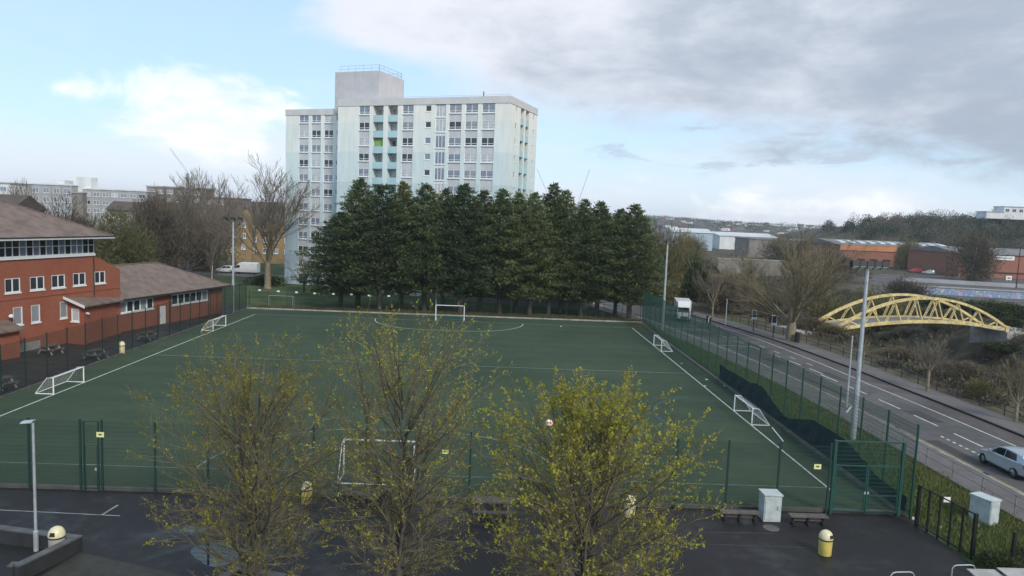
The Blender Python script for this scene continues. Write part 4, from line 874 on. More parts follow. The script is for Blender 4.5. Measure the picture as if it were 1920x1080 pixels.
t = thing('river_wall', 'plain grey wall beyond the scrub left of the large roadside tree', 'wall', ((p0.x+p1.x)/2, (p0.y+p1.y)/2, 0)); a = math.atan2(p1.y-p0.y, p1.x-p0.x); L = (p1-p0).length
MB().ob(p0, a, 0, L, 0, .5, -1, 4.2).build('wall', m_wall_d, t); MB().ob(p0, a, -.1, L+.1, -.1, .7, 4.2, 4.45).build('coping', m_conc, t)
p0, p1 = G(1690, 527), G(2000, 545)
t = thing('parapet_wall', 'low grey parapet along the far bank car park', 'wall', ((p0.x+p1.x)/2, (p0.y+p1.y)/2, 0)); a = math.atan2(p1.y-p0.y, p1.x-p0.x); MB().ob(p0, a, 0, (p1-p0).length, 0, .4, -.3, 1.1).build('wall', m_wall_g, t)
# houses
def house_mesh():
    b = MB().bx(-4, 4, -3, 3, -1, 5); w = b.mesh('wall', m_wall_w); r = MB().add([(-4.3, -3.4, 4.9), (4.3, -3.4, 4.9), (4.3, 3.4, 4.9), (-4.3, 3.4, 4.9), (-4.3, 0, 7.6), (4.3, 0, 7.6)], [(0, 1, 5, 4), (2, 3, 4, 5), (1, 2, 5), (3, 0, 4), (3, 2, 1, 0)]).mesh('roof', m_dtile); return w, r
hw_, hr_ = house_mesh(); hw2 = hw_.copy(); hw2.materials[0] = m_wall_d; hw3 = hw_.copy(); hw3.materials[0] = m_brick2
g_ = random.Random(31)
for i in range(90):
    x, y = g_.uniform(260, 1050), g_.uniform(1000, 1700); x = x*y/1400; t = thing('house', 'tiny distant house on the far hillside', 'house', (x, y, hill_far(x, y)), g_.uniform(-.5, .5), 'houses on the far hillside'); s = g_.uniform(.55, .95); t.scale = (s*g_.uniform(1, 2.2), s, s)
    link('wall', g_.choice((hw_, hw_, hw2, hw3)), None, t); link('roof', hr_, None, t)
for px0, px1, py, lb in ((1850, 1882, 398, 'low cream house on the wooded hill at right'), (1883, 1935, 389, 'white modern building with dark windows on the wooded hill')):
    A = at(px0, py, 470); t, o, zt, w = block('hill_house', lb, px0, px1, py, 470, 10, m_wall_w, 1 if px0 > 1860 else 0, 4, (2.6, 2.0), 3, 'flat', m_wall_g, z0=26., pane=0)
# cranes on the skyline
def crane(label, p, q, Y):
    a, b = at(*p, Y), at(*q, Y); t = thing('crane_jib', label, 'crane', (b.x, Y, 0)); g = MB(); o = Vector((0, 0, .7)); n = 24
    g.bar(a, b, .13); g.bar(a+Vector((0, 1.2, .6)), b+Vector((0, 1.2, .6)), .11)
    for i in range(n): g.bar(a.lerp(b, i/n), a.lerp(b, (i+1)/n)+Vector((0, 1.2, .6)), .07)
    g.build('jib', m_galv, t); MB().bar(b, (b.x, Y, -.1), 1.2).build('mast', m_galv, t)
crane('thin raised crane jib above the bare trees on the left', (318, 279), (352, 325), 420); crane('thin crane jib rising just right of the tower', (1106, 318), (1085, 378), 420); crane('dark crane jib leaning by the right edge of the tower', (1007, 318), (1026, 362), 400)

# ------------------------------------------------------------------ fences
def panel_mesh(w, h, m, dv=.05, dh=.2, r=.0048):
    p, q = [], []
    for x in np.arange(dv/2, w, dv): p.append((x, 0, .05)); q.append((x, 0, h))
    for z in np.arange(.06, h+.01, dh):
        for y in (-.007, .007): p.append((0, y, z)); q.append((w, y, z))
    me = seg_mesh('mesh_panel', p, q, r, r, 3); me.materials.append(m); return me
def post_mesh(h, m, w=.08, d=.06):
    return MB().bx(-w/2, w/2, -d/2, d/2, -.05, h).bx(-w/2-.01, w/2+.01, -d/2-.01, d/2+.01, h, h+.03).mesh('post', m)
def fence(name, label, a, b, h, m, spacing=2.5, w=.08, skip=(), mp=None, d=.06, z=0., dv=.05):
    a, b = Vector((*a, z)), Vector((*b, z)); L = (b-a).length; n = round(L/spacing); st = L/n; dr = (b-a)/L; ang = math.atan2(dr.y, dr.x)
    t = thing(name, label, 'fence', a); pm, pn = post_mesh(h, m, w, d), panel_mesh(st-w-.02, h-.05, mp or m, dv)
    for i in range(n+1): inst('post', pm, t, a+dr*st*i, ang)
    for i in range(n):
        if i in skip: continue
        inst('mesh_panel', pn, t, a+dr*(st*i+w/2+.01), ang)
    return t
gx0, gx1 = G(168, 909).x, G(206, 911).x
YF_ = YN-.15
fence('mesh_fence', 'green wire mesh fence along the near end, left of the small gate', (XL, YF_), (gx0, YF_), 3.4, m_dgreen, 2.5, .10, mp=m_dgreen)
nf = fence('mesh_fence', 'green wire mesh fence along the near end behind the budding trees', (gx1, YF_), (16.35, YF_), 3.4, m_dgreen, 2.48, .09, mp=m_dgreen)
rfn = fence('mesh_fence', 'tall green wire mesh fence between the pitch and the road', (XR, YN-.4), (XR, YF), 4.55, m_green, 2.5, .11, mp=m_green)
fence('mesh_fence', 'green wire mesh fence between the pitch and the school', (XL-.08, YN+.4), (XL-.08, YF), 3.6, m_dgreen, 2.5, .08)
ff = fence('mesh_fence', 'low wire fence with white plates behind the far kerb', (XL+.2, YF+.35), (XR-.2, YF+.35), 2.4, m_dgreen, 2.55, .06, dv=.1)
for px, py in ((487, 543), (522, 545), (556, 547), (590, 549), (625, 550), (659, 551), (692, 553), (729, 554)):
    p = at(px, py+1, YF+.27); MB().bx(p.x-.17, p.x+.17, YF+.24, YF+.27, p.z-.10, p.z+.10).build('white_plate', m_white, ff)
def gate(name, label, x0, x1, y, h, m, bars, leaf=2, t_=.09, lw=.06):
    t = thing(name, label, 'gate', ((x0+x1)/2, y, 0)); 
    for x in (x0, x1): MB().bx(x-t_/2, x+t_/2, y-t_/2, y+t_/2, -.05, h).build('post', m, t)
    MB().bx(x0+t_/2, x1-t_/2, y-lw/2, y+lw/2, h-lw-.02, h-.01).build('top_rail', m, t)
    w = (x1-x0-t_)/leaf; lh = bars[0]
    for i in range(leaf):
        a, b = x0+t_/2+w*i+.015, x0+t_/2+w*(i+1)-.015; g = MB()
        for x in (a+.03, b-.03): g.bx(x-lw/2, x+lw/2, y-lw/2, y+lw/2, .08, lh)
        for z in bars: g.bx(a+.03+lw/2, b-.03-lw/2, y-lw*.45, y+lw*.45, z-lw, z)
        lf = g.build('gate_leaf', m, t); pn = panel_mesh(b-a-.14, lh-.2, m); inst('mesh_panel', pn, lf, (a+.07, y, .1))
        MB().bx(b-.1 if i == 0 else a+.02, b-.02 if i == 0 else a+.1, y-.07, y-.035, 1.0, 1.12).build('lock', m_galv, lf)
    if bars[0] < h-.4: inst('mesh_panel', panel_mesh(x1-x0-t_-.04, h-bars[0]-.2, m), t, (x0+t_/2+.02, y, bars[0]+.02))
    return t
gate('mesh_gate', 'narrow green mesh gate by the yellow sign at the left of the near fence', gx0+.16, gx1-.16, YF_, 3.35, m_dgreen, (2.2, .14), 1, .06, .022)
gate('double_gate', 'tall green double gate in the near right corner of the pitch', 16.55, 19.85, YF_, 3.6, m_green, (2.4, .95, .16), 2, .13)
# hung windbreak netting with a sagging, torn top edge
net = [(1350, 682), (1360, 690), (1385, 704), (1407, 718), (1419, 719), (1431, 726), (1441, 742), (1455, 761), (1469, 779), (1480, 785), (1524, 787), (1558, 807), (1583, 823), (1597, 837), (1625, 868), (1641, 890), (1661, 906)]
pts = [on_x(px, py, XR-.09) for px, py in net]; pts = sorted(pts, key=lambda p: -p.y); pts.append(Vector((XR-.09, YN-.1, max(.9, pts[-1].z))))
N_ = 70; ysn = np.linspace(pts[0].y, pts[-1].y, N_); zt_ = np.interp(-ysn, [-p.y for p in pts], [p.z for p in pts]); g = MB(); rows = 8
for i in range(N_):
    for j in range(rows+1): s = j/rows; g.v.append((XR-.10-.05*math.sin(ysn[i]*3.1+s*4)*(1-abs(2*s-1))-.03*math.sin(ysn[i]*7.), ysn[i], .1+(max(.4, zt_[i])-.1)*s))
g.f = [(i*(rows+1)+j, (i+1)*(rows+1)+j, (i+1)*(rows+1)+j+1, i*(rows+1)+j+1) for i in range(N_-1) for j in range(rows)]; g.m = [0]*len(g.f)
tag(g.build('windbreak_net', m_net, smooth=True), 'dark windbreak netting sagging along the lower part of the road side fence', 'netting')
def sign(label, px, py, Y, w=.34, h=.24):
    p = at(px, py, Y); t = thing('fence_sign', label, 'sign', p); MB().bx(p.x-w/2, p.x+w/2, Y-.01, Y+.01, p.z-h/2, p.z+h/2).build('panel', m_sign, t); MB().bx(p.x-w*.22, p.x+w*.22, Y-.016, Y-.012, p.z-h*.12, p.z+h*.2).build('print', m_ink, t)
sign('yellow notice on the narrow gate in the left of the near fence', 188, 815, YF_-.06); sign('pale notice on the near fence behind the middle budding tree', 835, 847, YF_-.06, .3, .2); sign('yellow notice on the near fence beside the double gate', 1533, 875, YF_-.06)
# black railing gate, lower right
A, B = G(1718, 985), G(1822, 1046)
t = thing('railing_gate', 'black metal railing gate at the lower right corner of the playground', 'gate', A); d = (B-A).normalized(); hgt = 1.95
for i in range(6):
    p = A.lerp(B, i/5); w_ = .13 if i in (0, 5) else .07; MB().bar((p.x, p.y, -.05), (p.x, p.y, hgt), w_).build('post', m_black, t)
for i in range(5):
    p, q = A.lerp(B, i/5)+d*.07, A.lerp(B, (i+1)/5)-d*.07
    for z in (.1, hgt-.06): MB().bar((p.x, p.y, z), (q.x, q.y, z), .05).build('rail', m_black, t)
    pn = panel_mesh((q-p).length, hgt-.2, m_black, .1, .9, .003); inst('mesh_panel', pn, t, (p.x, p.y, .05), math.atan2(d.y, d.x))
MB().bx(at(1764, 920, 31).x-.15, at(1764, 920, 31).x+.15, 30.5, 30.52, 1.62, 1.86).build('plate', m_white, t)
b = G(1895, 1075); MB_ = tag(MB().bx(b.x-.05, b.x+.05, b.y-.05, b.y+.05, -.05, 1.7).bx(b.x-.06, b.x+.06, b.y-.06, b.y+.06, 1.7, 1.74).build('fence_post', m_black), 'single black post standing among the brambles at lower right', 'post')
# road side guard rails and river railings
def guard(label, y0, y1, off, h, m, st, rails=2, name='guard_rail', t_=.05, ea=0.):
    yy = np.arange(y0, y1+.01, st); w = lambda y: ea*max(0, min(1, (y-62)/25)); t = thing(name, label, 'railing', (rc(y0)+off+w(y0), y0, 0)); P_ = [Vector((rc(y)+off+w(y), y, 0)) for y in yy]
    pm = MB().bx(-t_/2, t_/2, -t_/2, t_/2, -.05, h).mesh('post', m)
    for p in P_: inst('post', pm, t, p)
    for k in range(rails):
        g = MB()
        for p, q in zip(P_, P_[1:]): g.bar((p.x, p.y, h*(1-.45*k)-.03), (q.x, q.y, h*(1-.45*k)-.03), t_*.7)
        g.build('rail', m, t)
guard('thin grey guard rail beside the near pavement of the road', 26, 46, -5.75, 1.05, m_dgalv, 2.4)
guard('dark knee rail along the river side of the far pavement', 42, 84, 7.75, .95, m_soffit, 2.6, 2, 'river_railing', .07, 1.6)
guard('dark railing beyond the lorry along the far pavement', 87, 130, 7.9, 1.1, m_soffit, 2.0, 2, 'river_railing', .07, 1.6)

# ------------------------------------------------------------------ bridge
A, B = G(1570, 617, .5), G(1886, 617, .5); ax = (B-A); BL = ax.length; ax.normalize(); pn_ = Vector((-ax.y, ax.x, 0)); BWd = 4.4
br = thing('footbridge', 'pale yellow arched lattice footbridge over the river', 'bridge', (A.x, A.y, 0))
def bp(s, k, z): return A+ax*(BL*s)+pn_*(BWd*k)+Vector((0, 0, z-.5))
camb = lambda s: .45+1.1*(1-(2*s-1)**2); arch = lambda s: camb(s)+.25+3.0*(1-abs(2*s-1)**2.1)
NP = 8
for k in (0, 1):
    n = 28; tc_, bc_ = MB(), MB(); S = [i/n for i in range(n+1)]
    for a, b in zip(S, S[1:]):
        for off in (-.14, .14): tc_.bar(bp(a, k, arch(a))+pn_*off, bp(b, k, arch(b))+pn_*off, .09, .34)
        bc_.bar(bp(a, k, camb(a)), bp(b, k, camb(b)), .3, .42)
    tr = tc_.build('truss', m_bridge, br); bc_.build('bottom_chord', m_bridge, tr)
    for e_ in (0, 1): MB().bar(bp(e_, k, camb(e_)-.3), bp(e_, k, arch(e_)+.25), .5, .8).build('end_plate', m_bridge, tr)
    for i in range(NP):
        b0, b1, t0 = i/NP, (i+1)/NP, (i+.5)/NP
        for j, (p, q) in enumerate(((bp(b0+.02 if i else .06, k, camb(b0)+.2), bp(t0, k, arch(t0)-.1)), (bp(t0, k, arch(t0)-.1), bp(b1-.02 if i < NP-1 else .94, k, camb(b1)+.2)))):
            g = MB()
            if j == 0:                   # laced pair of angles
                for off in (-.15, .15): g.bar(p+ax*off, q+ax*off, .07)
                m_ = max(3, int((q-p).length/.38))
                for c in range(m_): s0 = -.15 if c % 2 else .15; g.bar(p.lerp(q, c/m_)+ax*s0, p.lerp(q, (c+1)/m_)-ax*s0, .05)
            else: g.bar(p, q, .14, .16)
            g.build('diagonal', m_bridge, tr)
dk = MB()
for a, b in zip(S, S[1:]): dk.hexa([bp(a, .06, camb(a)-.1), bp(b, .06, camb(b)-.1), bp(b, .94, camb(b)-.1), bp(a, .94, camb(a)-.1), bp(a, .06, camb(a)+.02), bp(b, .06, camb(b)+.02), bp(b, .94, camb(b)+.02), bp(a, .94, camb(a)+.02)])
dk.build('deck', m_roofg, br)
for s_, e_ in ((0, -1), (1, 1)):
    q = bp(s_, 0, 0); g = MB(); g.ob((q.x, q.y), math.atan2(ax.y, ax.x), -6 if e_ < 0 else -.6, .6 if e_ < 0 else 6, -.8, BWd+.8, -7.5, .14); tag(g.build('abutment', m_conc), 'concrete abutment under the %s end of the yellow footbridge' % ('left' if e_ < 0 else 'right'), 'abutment')

# ------------------------------------------------------------------ goals
def goal(label, c, ang, w, h, dep, group, m=m_white, t_=.07, net=True):
    t = thing('football_goal', label, 'goal', (c[0], c[1], .005), ang, group); hw = w/2
    # local frame: mouth along x, depth towards +y
    MB().tube([(-hw, 0, 0), (-hw, 0, h), ], t_/2+.012, 8).build('upright', m, None).parent = t
    MB().tube([(hw, 0, 0), (hw, 0, h)], t_/2+.012, 8).build('upright', m, None).parent = t
    MB().tube([(-hw, 0, h), (hw, 0, h)], t_/2+.01, 8).build('crossbar', m, None).parent = t
    g = MB()
    for s in (-1, 1):
        g.tube([(s*hw, 0, h-.02), (s*hw, dep*.35, h-.04), (s*hw, dep, .04)], .026, 6); g.tube([(s*hw, 0, .035), (s*hw, dep, .035)], .035, 6)
    g.tube([(-hw, dep, .04), (hw, dep, .04)], .035, 6); g.build('back_frame', m, None).parent = t
    if net:
        p, q = [], []; n = int(w/.14)
        prof = [np.array([0, 0, h-.03]), np.array([0, dep*.35, h-.06]), np.array([0, dep, .06])]
        for i in range(n+1):
            x = -hw+w*i/n
            for a, b in zip(prof, prof[1:]): p.append(a+[x, 0, 0]); q.append(b+[x, 0, 0])
        for k in range(12):
            s = k/11*2; a = prof[min(1, int(s))]; b = prof[min(2, int(s)+1)]; z = a+(b-a)*(s-int(min(1, int(s)))); p.append(z+[-hw, 0, 0]); q.append(z+[hw, 0, 0])
        for sd in (-1, 1):
            for k in range(1, 7): y = dep*k/7; zt = h-.05 if y < dep*.35 else h-(h-.08)*(y-dep*.35)/(dep*.65)-.05; p.append(np.array([sd*hw, y, .05])); q.append(np.array([sd*hw, y, max(.08, zt)]))
            for k in range(1, 7): z = h*k/7; y = dep*.35+(h-z)/(h)*dep*.65; p.append(np.array([sd*hw, 0, z])); q.append(np.array([sd*hw, y, z]))
        me = seg_mesh('net', p, q, .0026, .0026, 3); me.materials.append(m_white); link('net', me, None, t)
    return t
gl = 'white portable goals round the pitch'
goal('low white goal nearest the camera on the left touchline', (PL, 51.3), math.pi/2, 3.66, 1.2, 1.25, gl); goal('low white goal farther along the left touchline by the school wing', (PL, 79.4), math.pi/2, 3.66, 1.2, 1.25, gl)
goal('low white goal nearest the camera on the right touchline', (PR, 49.4), -math.pi/2, 3.66, 1.2, 1.25, gl); goal('low white goal farther along the right touchline', (PR, 76.6), -math.pi/2, 3.66, 1.2, 1.25, gl)
t = goal('tall white end goal at the far side of the pitch', (-5.6, PF+.2), 0, 3.66, 2.0, 1.5, gl, net=False); MB().bx(-1.75, 1.75, 1.42, 1.48, .05, .38).build('backboard', m_green, None).parent = t
goal('white end goal near the camera behind the budding trees', (-5.6, PN-.2), math.pi, 3.66, 1.83, 1.4, gl, net=False)
b = G(521, 580); goal('small grey goal frame behind the far left corner of the pitch', (b.x, b.y+1.2), 0, 3.3, 1.7, 1., gl, m_galv, .05, False)
p, q = on_x(1427, 778, 19.3), on_x(1457, 798, 19.0); tag(MB().tube([(19.2, 47.0, .06), (18.75, 44.0, .06)], .04, 6).build('loose_pole', m_white), 'loose white pole lying on the turf beside the near right goal', 'pole')

# ------------------------------------------------------------------ lights
def flood(label, b, top, n, double=False):
    t = thing('floodlight', label, 'floodlight', (b[0], b[1], 0)); x, y = b
    MB().tube([(x, y, -.06), (x, y, top*.32), (x, y, top*.32+.02), (x, y, top)], [.19, .17, .15, .10], 10).build('pole', m_galv, t)
    MB().bar((x-.9, y, top-.05), (x+.9, y, top-.05), .09).build('crossarm', m_soffit, t)
    for i in range(n):
        lx = x-.95+1.9*i/(n-1); lp = MB().hexa([(lx-.22, y-.42, top-.12), (lx+.22, y-.42, top-.12), (lx+.22, y-.05, top-.32), (lx-.22, y-.05, top-.32), (lx-.22, y-.36, top+.24), (lx+.22, y-.36, top+.24), (lx+.2, y+.16, top+.12), (lx-.2, y+.16, top+.12)]).build('lamp', m_black, t)
        MB().hexa([(lx-.18, y-.40, top-.145), (lx+.18, y-.40, top-.145), (lx+.18, y-.08, top-.32), (lx-.18, y-.08, top-.32), (lx-.18, y-.395, top-.13), (lx+.18, y-.395, top-.13), (lx+.18, y-.075, top-.305), (lx-.18, y-.075, top-.305)]).build('lens', m_hlamp, lp)
    return t
p = G(437, 585); flood('tall grey floodlight mast at the far left corner by the school wing', (p.x, p.y), at(432, 410, p.y).z, 3)
p = G(1242, 620); flood('grey floodlight mast at the far end of the road side fence', (p.x, p.y), at(1251, 452, p.y).z, 3)
p = G(1590, 825); zt = at(1616, 495, p.y).z; flood('near grey floodlight mast standing on the verge by the road', (p.x+.3, p.y), zt, 5)
q = G(1582, 765); 
t = thing('street_lamp', 'slim grey pole standing just beyond the near floodlight', 'pole', (q.x+.2, q.y, 0)); MB().tube([(q.x+.2, q.y, -.06), (q.x+.2, q.y, 1.2), (q.x+.2, q.y, 1.22), (q.x+.2, q.y, at(1596, 632, q.y).z)], [.10, .10, .07, .055], 8).build('pole', m_galv, t); MB().lathe([(.07, 0), (.08, .05), (.05, .1)], 8, (q.x+.2, q.y, at(1596, 632, q.y).z)).build('cap', m_galv, t)
p = G(68, 1031); zt = at(45, 792, p.y).z
t = thing('lamp_post', 'slim grey lamp post inside the low wall at lower left', 'lamp post', (p.x, p.y, 0)); MB().tube([(p.x, p.y, -.05), (p.x, p.y, .75), (p.x, p.y, .77), (p.x, p.y, zt)], [.09, .09, .055, .045], 10).build('pole', m_galv, t)
MB().hexa([(p.x-.42, p.y-.14, zt-.02), (p.x+.02, p.y-.12, zt+.02), (p.x+.02, p.y+.12, zt+.02), (p.x-.42, p.y+.14, zt-.02), (p.x-.36, p.y-.1, zt+.06), (p.x+.06, p.y-.1, zt+.10), (p.x+.06, p.y+.1, zt+.10), (p.x-.36, p.y+.1, zt+.06)]).build('lamp_head', m_galv, t)
def mast(label, px, pyb, pyt, m, name='street_lamp', arm=1.1, r=.07, cat='lamp post', Y=None):
    b = G(px, pyb) if Y is None else at(px, pyb, Y); zt = at(px, pyt, b.y).z; t = thing(name, label, cat, (b.x, b.y, 0)); MB().tube([(b.x, b.y, -.08), (b.x, b.y, zt)], [r*1.3, r*.8], 8).build('pole', m, t)
    if arm: MB().tube([(b.x, b.y, zt-.05), (b.x-arm*.6, b.y, zt+.1), (b.x-arm, b.y, zt+.1)], r*.5, 6).build('arm', m, t); MB().bx(b.x-arm-.5, b.x-arm, b.y-.12, b.y+.12, zt+.04, zt+.18).build('lamp_head', m, t)
    return t
mast('dark street lamp standing behind the white lorry', 1262, 575, 482, m_black, arm=1.6)
mast('thin grey pole on the far pavement left of the signals', 1360, 610, 560, m_galv, arm=0, name='sign_post')
mast('thin tall street lamp before the brick retail buildings', 1903, 560, 462, m_soffit, arm=0, Y=190, r=.12)
mast('black street lamp seen through the far fence behind the end goal', 817, 585, 533, m_galv, arm=.5)
# traffic signals (seen from behind)
def signal(label, px, pyb, pyt):
    b = G(px, pyb); zt = at(px, pyt, b.y).z; t = thing('traffic_signal', label, 'traffic light', (b.x, b.y, .09)); MB().tube([(b.x, b.y, .08), (b.x, b.y, zt-.9)], .06, 8).build('pole', m_black, t)
    bb = MB().bx(b.x-.32, b.x+.32, b.y-.03, b.y+.03, zt-1.25, zt).build('backing_board', m_white, t); MB().bx(b.x-.24, b.x+.24, b.y-.14, b.y-.035, zt-.92, zt-.08).build('signal_head', m_black, t); MB().bx(b.x-.28, b.x+.28, b.y-.08, b.y-.034, zt-1.2, zt-.96).build('lower_panel', m_aqua, t)
    MB().bx(b.x-.62, b.x-.36, b.y-.1, b.y+.1, zt-.95, zt-.05).build('side_head', m_black, t)
signal('traffic signal on the far pavement, the farther of the two', 1412, 622, 581); signal('traffic signal on the far pavement nearest the large roadside tree', 1449, 636, 591)
b = G(1328, 618); zt = at(1328, 592, b.y).z; t = thing('road_sign', 'dark keep left sign with a white hook shape in the road beyond the fence', 'sign', (b.x, b.y, 0)); MB().bx(b.x-.35, b.x+.3, b.y-.05, b.y+.05, zt-1.1, zt).build('panel', m_black, t); MB().tube([(b.x-.05, b.y-.07, zt-1.0), (b.x-.05, b.y-.07, zt-.25), (b.x+.08, b.y-.07, zt-.1), (b.x+.26, b.y-.07, zt-.12)], .05, 6).build('symbol', m_white, t); MB().tube([(b.x, b.y, -.03), (b.x, b.y, zt-1.1)], .05, 6).build('post', m_black, t)

# ------------------------------------------------------------------ furniture
def bin_(label, px, py, s=1., body=m_yel, hood=m_cream, group=None, open_ang=-.9):
    b = G(px, py, -.03); t = thing('litter_bin', label, 'bin', (b.x, b.y, -.03), open_ang, group); r = .27*s
    MB().lathe([(r*.94, 0), (r*.95, .03), (r*.97, .04), (r, .66*s)], 20).build('body', body, None, True).parent = t
    MB().lathe([(r*.96, 0), (r*.98, .025), (r*.94, .026)], 20).build('base_ring', m_dim, None).parent = t
    MB().lathe([(r*.95, .66*s), (r*1.03, .665*s), (r*1.03, .72*s), (r*.95, .725*s)], 20).build('collar', m_dim, None).parent = t
    h = MB().lathe([(r*1.05, .725*s), (r*1.06, .76*s), (r*1.02, .84*s), (r*.9, .93*s), (r*.68, 1.01*s), (r*.36, 1.06*s), (.01, 1.075*s)], 20).build('hood', hood, None, True); h.parent = t
    MB().hexa([(.10, r*.72, .80*s), (-.10, r*.72, .80*s), (-.10, r*1.08, .80*s), (.10, r*1.08, .80*s), (.08, r*.7, .93*s), (-.08, r*.7, .93*s), (-.08, r*.93, .93*s), (.08, r*.93, .93*s)]).build('opening', m_dim, None).parent = h
    return t
bin_('yellow domed litter bin standing alone on the wet tarmac at lower right', 1546, 1040, 1.0, open_ang=math.pi+.5); bin_('yellow domed litter bin by the near fence behind the left budding trees', 575, 943, .95, open_ang=2.); bin_('cream yellow litter bin by the near fence behind the leafiest tree', 1180, 969, .95, m_cream, open_ang=2.6); bin_('white domed litter bin inside the low wall at lower left', 107, 1040, 1.05, m_conc, m_cream, open_ang=math.pi); bin_('cream litter bin beside the left fence near the picnic tables', 228, 663, 1.05, m_cream, m_cream, open_ang=math.pi-.6)
b = G(1494, 643); t = thing('litter_bin', 'black litter bin beside the trunk of the large roadside tree', 'bin', (b.x, b.y, .09)); MB().lathe([(.26, 0), (.3, .05), (.3, .95), (.33, .97), (.33, 1.08), (.1, 1.25)], 14, (b.x, b.y, .09)).build('body', m_black, t); MB().bx(b.x-.16, b.x+.16, b.y-.34, b.y-.2, .95, 1.08).build('opening', m_dim, t)
def bench(label, px, py, L=1.9, group='backless benches by the near fence', rz=0.):
    b = G(px, py); t = thing('bench', label, 'bench', (b.x, b.y, -.03), rz, group)
    for k in range(4): MB().bx(-L/2, L/2, -.21+k*.107, -.21+k*.107+.095, .42, .47).build('slat', m_wood, None).parent = t
    for x in (-L/2+.18, 0, L/2-.18): MB().bx(x-.05, x+.05, -.17, .17, 0, .10).bx(x-.045, x+.045, -.06, .06, .10, .36).bx(x-.045, x+.045, -.19, .19, .36, .418).build('leg', m_dim, None).parent = t
    MB().bx(-L/2+.24, -.06, -.02, .02, .2, .26).bx(.06, L/2-.24, -.02, .02, .2, .26).build('stretcher', m_wood, None).parent = t
bench('backless wooden bench left of the pale cabinet', 1386, 976, 1.75); bench('backless wooden bench between the pale cabinet and the double gate', 1514, 983, 1.75); bench('backless bench by the near fence under the middle budding tree', 684, 942, 1.75)
b = G(1447, 978); t = thing('utility_cabinet', 'pale grey steel utility cabinet between two benches at the near fence', 'cabinet', (b.x, b.y+.35, -.03)); w_ = .40
MB().bx(-w_, w_, -.35, .35, .02, 1.25).build('body', m_cab, None).parent = t; MB().bx(-w_-.04, w_+.04, -.40, .40, 1.253, 1.31).build('lid', m_cab, None).parent = t; MB().bx(-w_+.05, w_-.05, -.375, -.352, .12, 1.16).build('door', m_cab, None).parent = t; MB().bx(.2, .26, -.41, -.377, .6, .78).build('handle', m_galv, None).parent = t
MB().bx(-w_-.03, w_+.03, -.38, .38, -.02, .02).build('plinth', m_dim, None).parent = t
b = G(1446, 989); tag(MB().prism([(b.x+.36*math.cos(i/12*6.283), b.y+.36*math.sin(i/12*6.283)) for i in range(12)], -.03, -.018).build('manhole_cover', m_dkerb), 'worn manhole cover in the tarmac before the utility cabinet', 'manhole')
b = G(1851, 984); t = thing('utility_cabinet', 'pale grey utility cabinet on the grass beside the black railing gate', 'cabinet', (b.x, b.y+.3, -.06), .35); MB().bx(-.32, .32, -.5, .5, 0, 1.25).build('body', m_cab, None).parent = t; MB().bx(-.36, .36, -.54, .54, 1.253, 1.33).build('lid', m_cab, None).parent = t; MB().bx(-.28, .28, -.525, -.502, .1, 1.15).build('door', m_cab, None).parent = t
# picnic table seen in part behind the trees
def picnic(label, px, py, rz, L=1.7, mw=m_wood, me_=m_conc, group='picnic tables'):
    b = G(px, py); t = thing('picnic_table', label, 'picnic table', (b.x, b.y, -.03), rz, group)
    for k in range(5): MB().bx(-L/2, L/2, -.35+k*.142, -.35+k*.142+.13, .72, .77).build('table_slat', mw, None).parent = t
    for s in (-1, 1):
        for k in range(2): y = s*(.62+.13*k); MB().bx(-L/2, L/2, y-.06, y+.06, .43, .475).build('seat_slat', mw, None).parent = t
        x = s*(L/2-.3); MB().bar((x, -.75, 0), (x, -.2, .72), .1, .09).bar((x, .75, 0), (x, .2, .72), .1, .09).bx(x-.045, x+.045, -.82, .82, .36, .428).bx(x-.045, x+.045, -.33, .33, .65, .718).build('leg_frame', me_, None).parent = t
picnic('wooden picnic table by the near fence between the two right budding trees', 925, 966, 0, 1.9, m_wood, m_wood)
picnic('picnic table nearest the school wall beyond the left fence', 95, 662, SAa); picnic('picnic table beyond the left fence beside the cream bin', 180, 671, SAa+.1); picnic('picnic table by the school wing door beyond the left fence', 278, 636, SAa); picnic('picnic table at the left edge beyond the near left goal', 2, 728, SAa)
# low walls
def lowwall(label, pts, h, th=.28):
    P_ = [G(*p, h) for p in pts]; t = thing('low_wall', label, 'wall', (P_[0].x, P_[0].y, 0))
    for i, (p, q) in enumerate(zip(P_, P_[1:])):
        d = (q-p).normalized(); n = Vector((-d.y, d.x, 0))*th/2; e = d*(th/2 if i == 0 and len(P_) > 2 else -th/2 if i else 0)
        A_ = p+(d*th/2 if i else Vector()); q = q+(d*th/2 if i < len(P_)-2 else Vector())
        MB().hexa([(*(A_-n).xy, -.05), (*(q-n).xy, -.05), (*(q+n).xy, -.05), (*(A_+n).xy, -.05), (*(A_-n).xy, h-.06), (*(q-n).xy, h-.06), (*(q+n).xy, h-.06), (*(A_+n).xy, h-.06)]).build('wall', m_wallk, t)
        n = n*1.12; MB().hexa([(*(A_-n).xy, h-.058), (*(q-n).xy, h-.058), (*(q+n).xy, h-.058), (*(A_+n).xy, h-.058), (*(A_-n).xy, h), (*(q-n).xy, h), (*(q+n).xy, h), (*(A_+n).xy, h)]).build('coping', m_wallt, t)
lowwall('low dark wall with grey coping round the lamp post at lower left', [(-60, 980), (143, 1006), (36, 1057), (18, 1057)], .58)
lowwall('corner of a low dark wall at the bottom edge under the left budding tree', [(405, 1088), (446, 1064), (560, 1084)], .5)
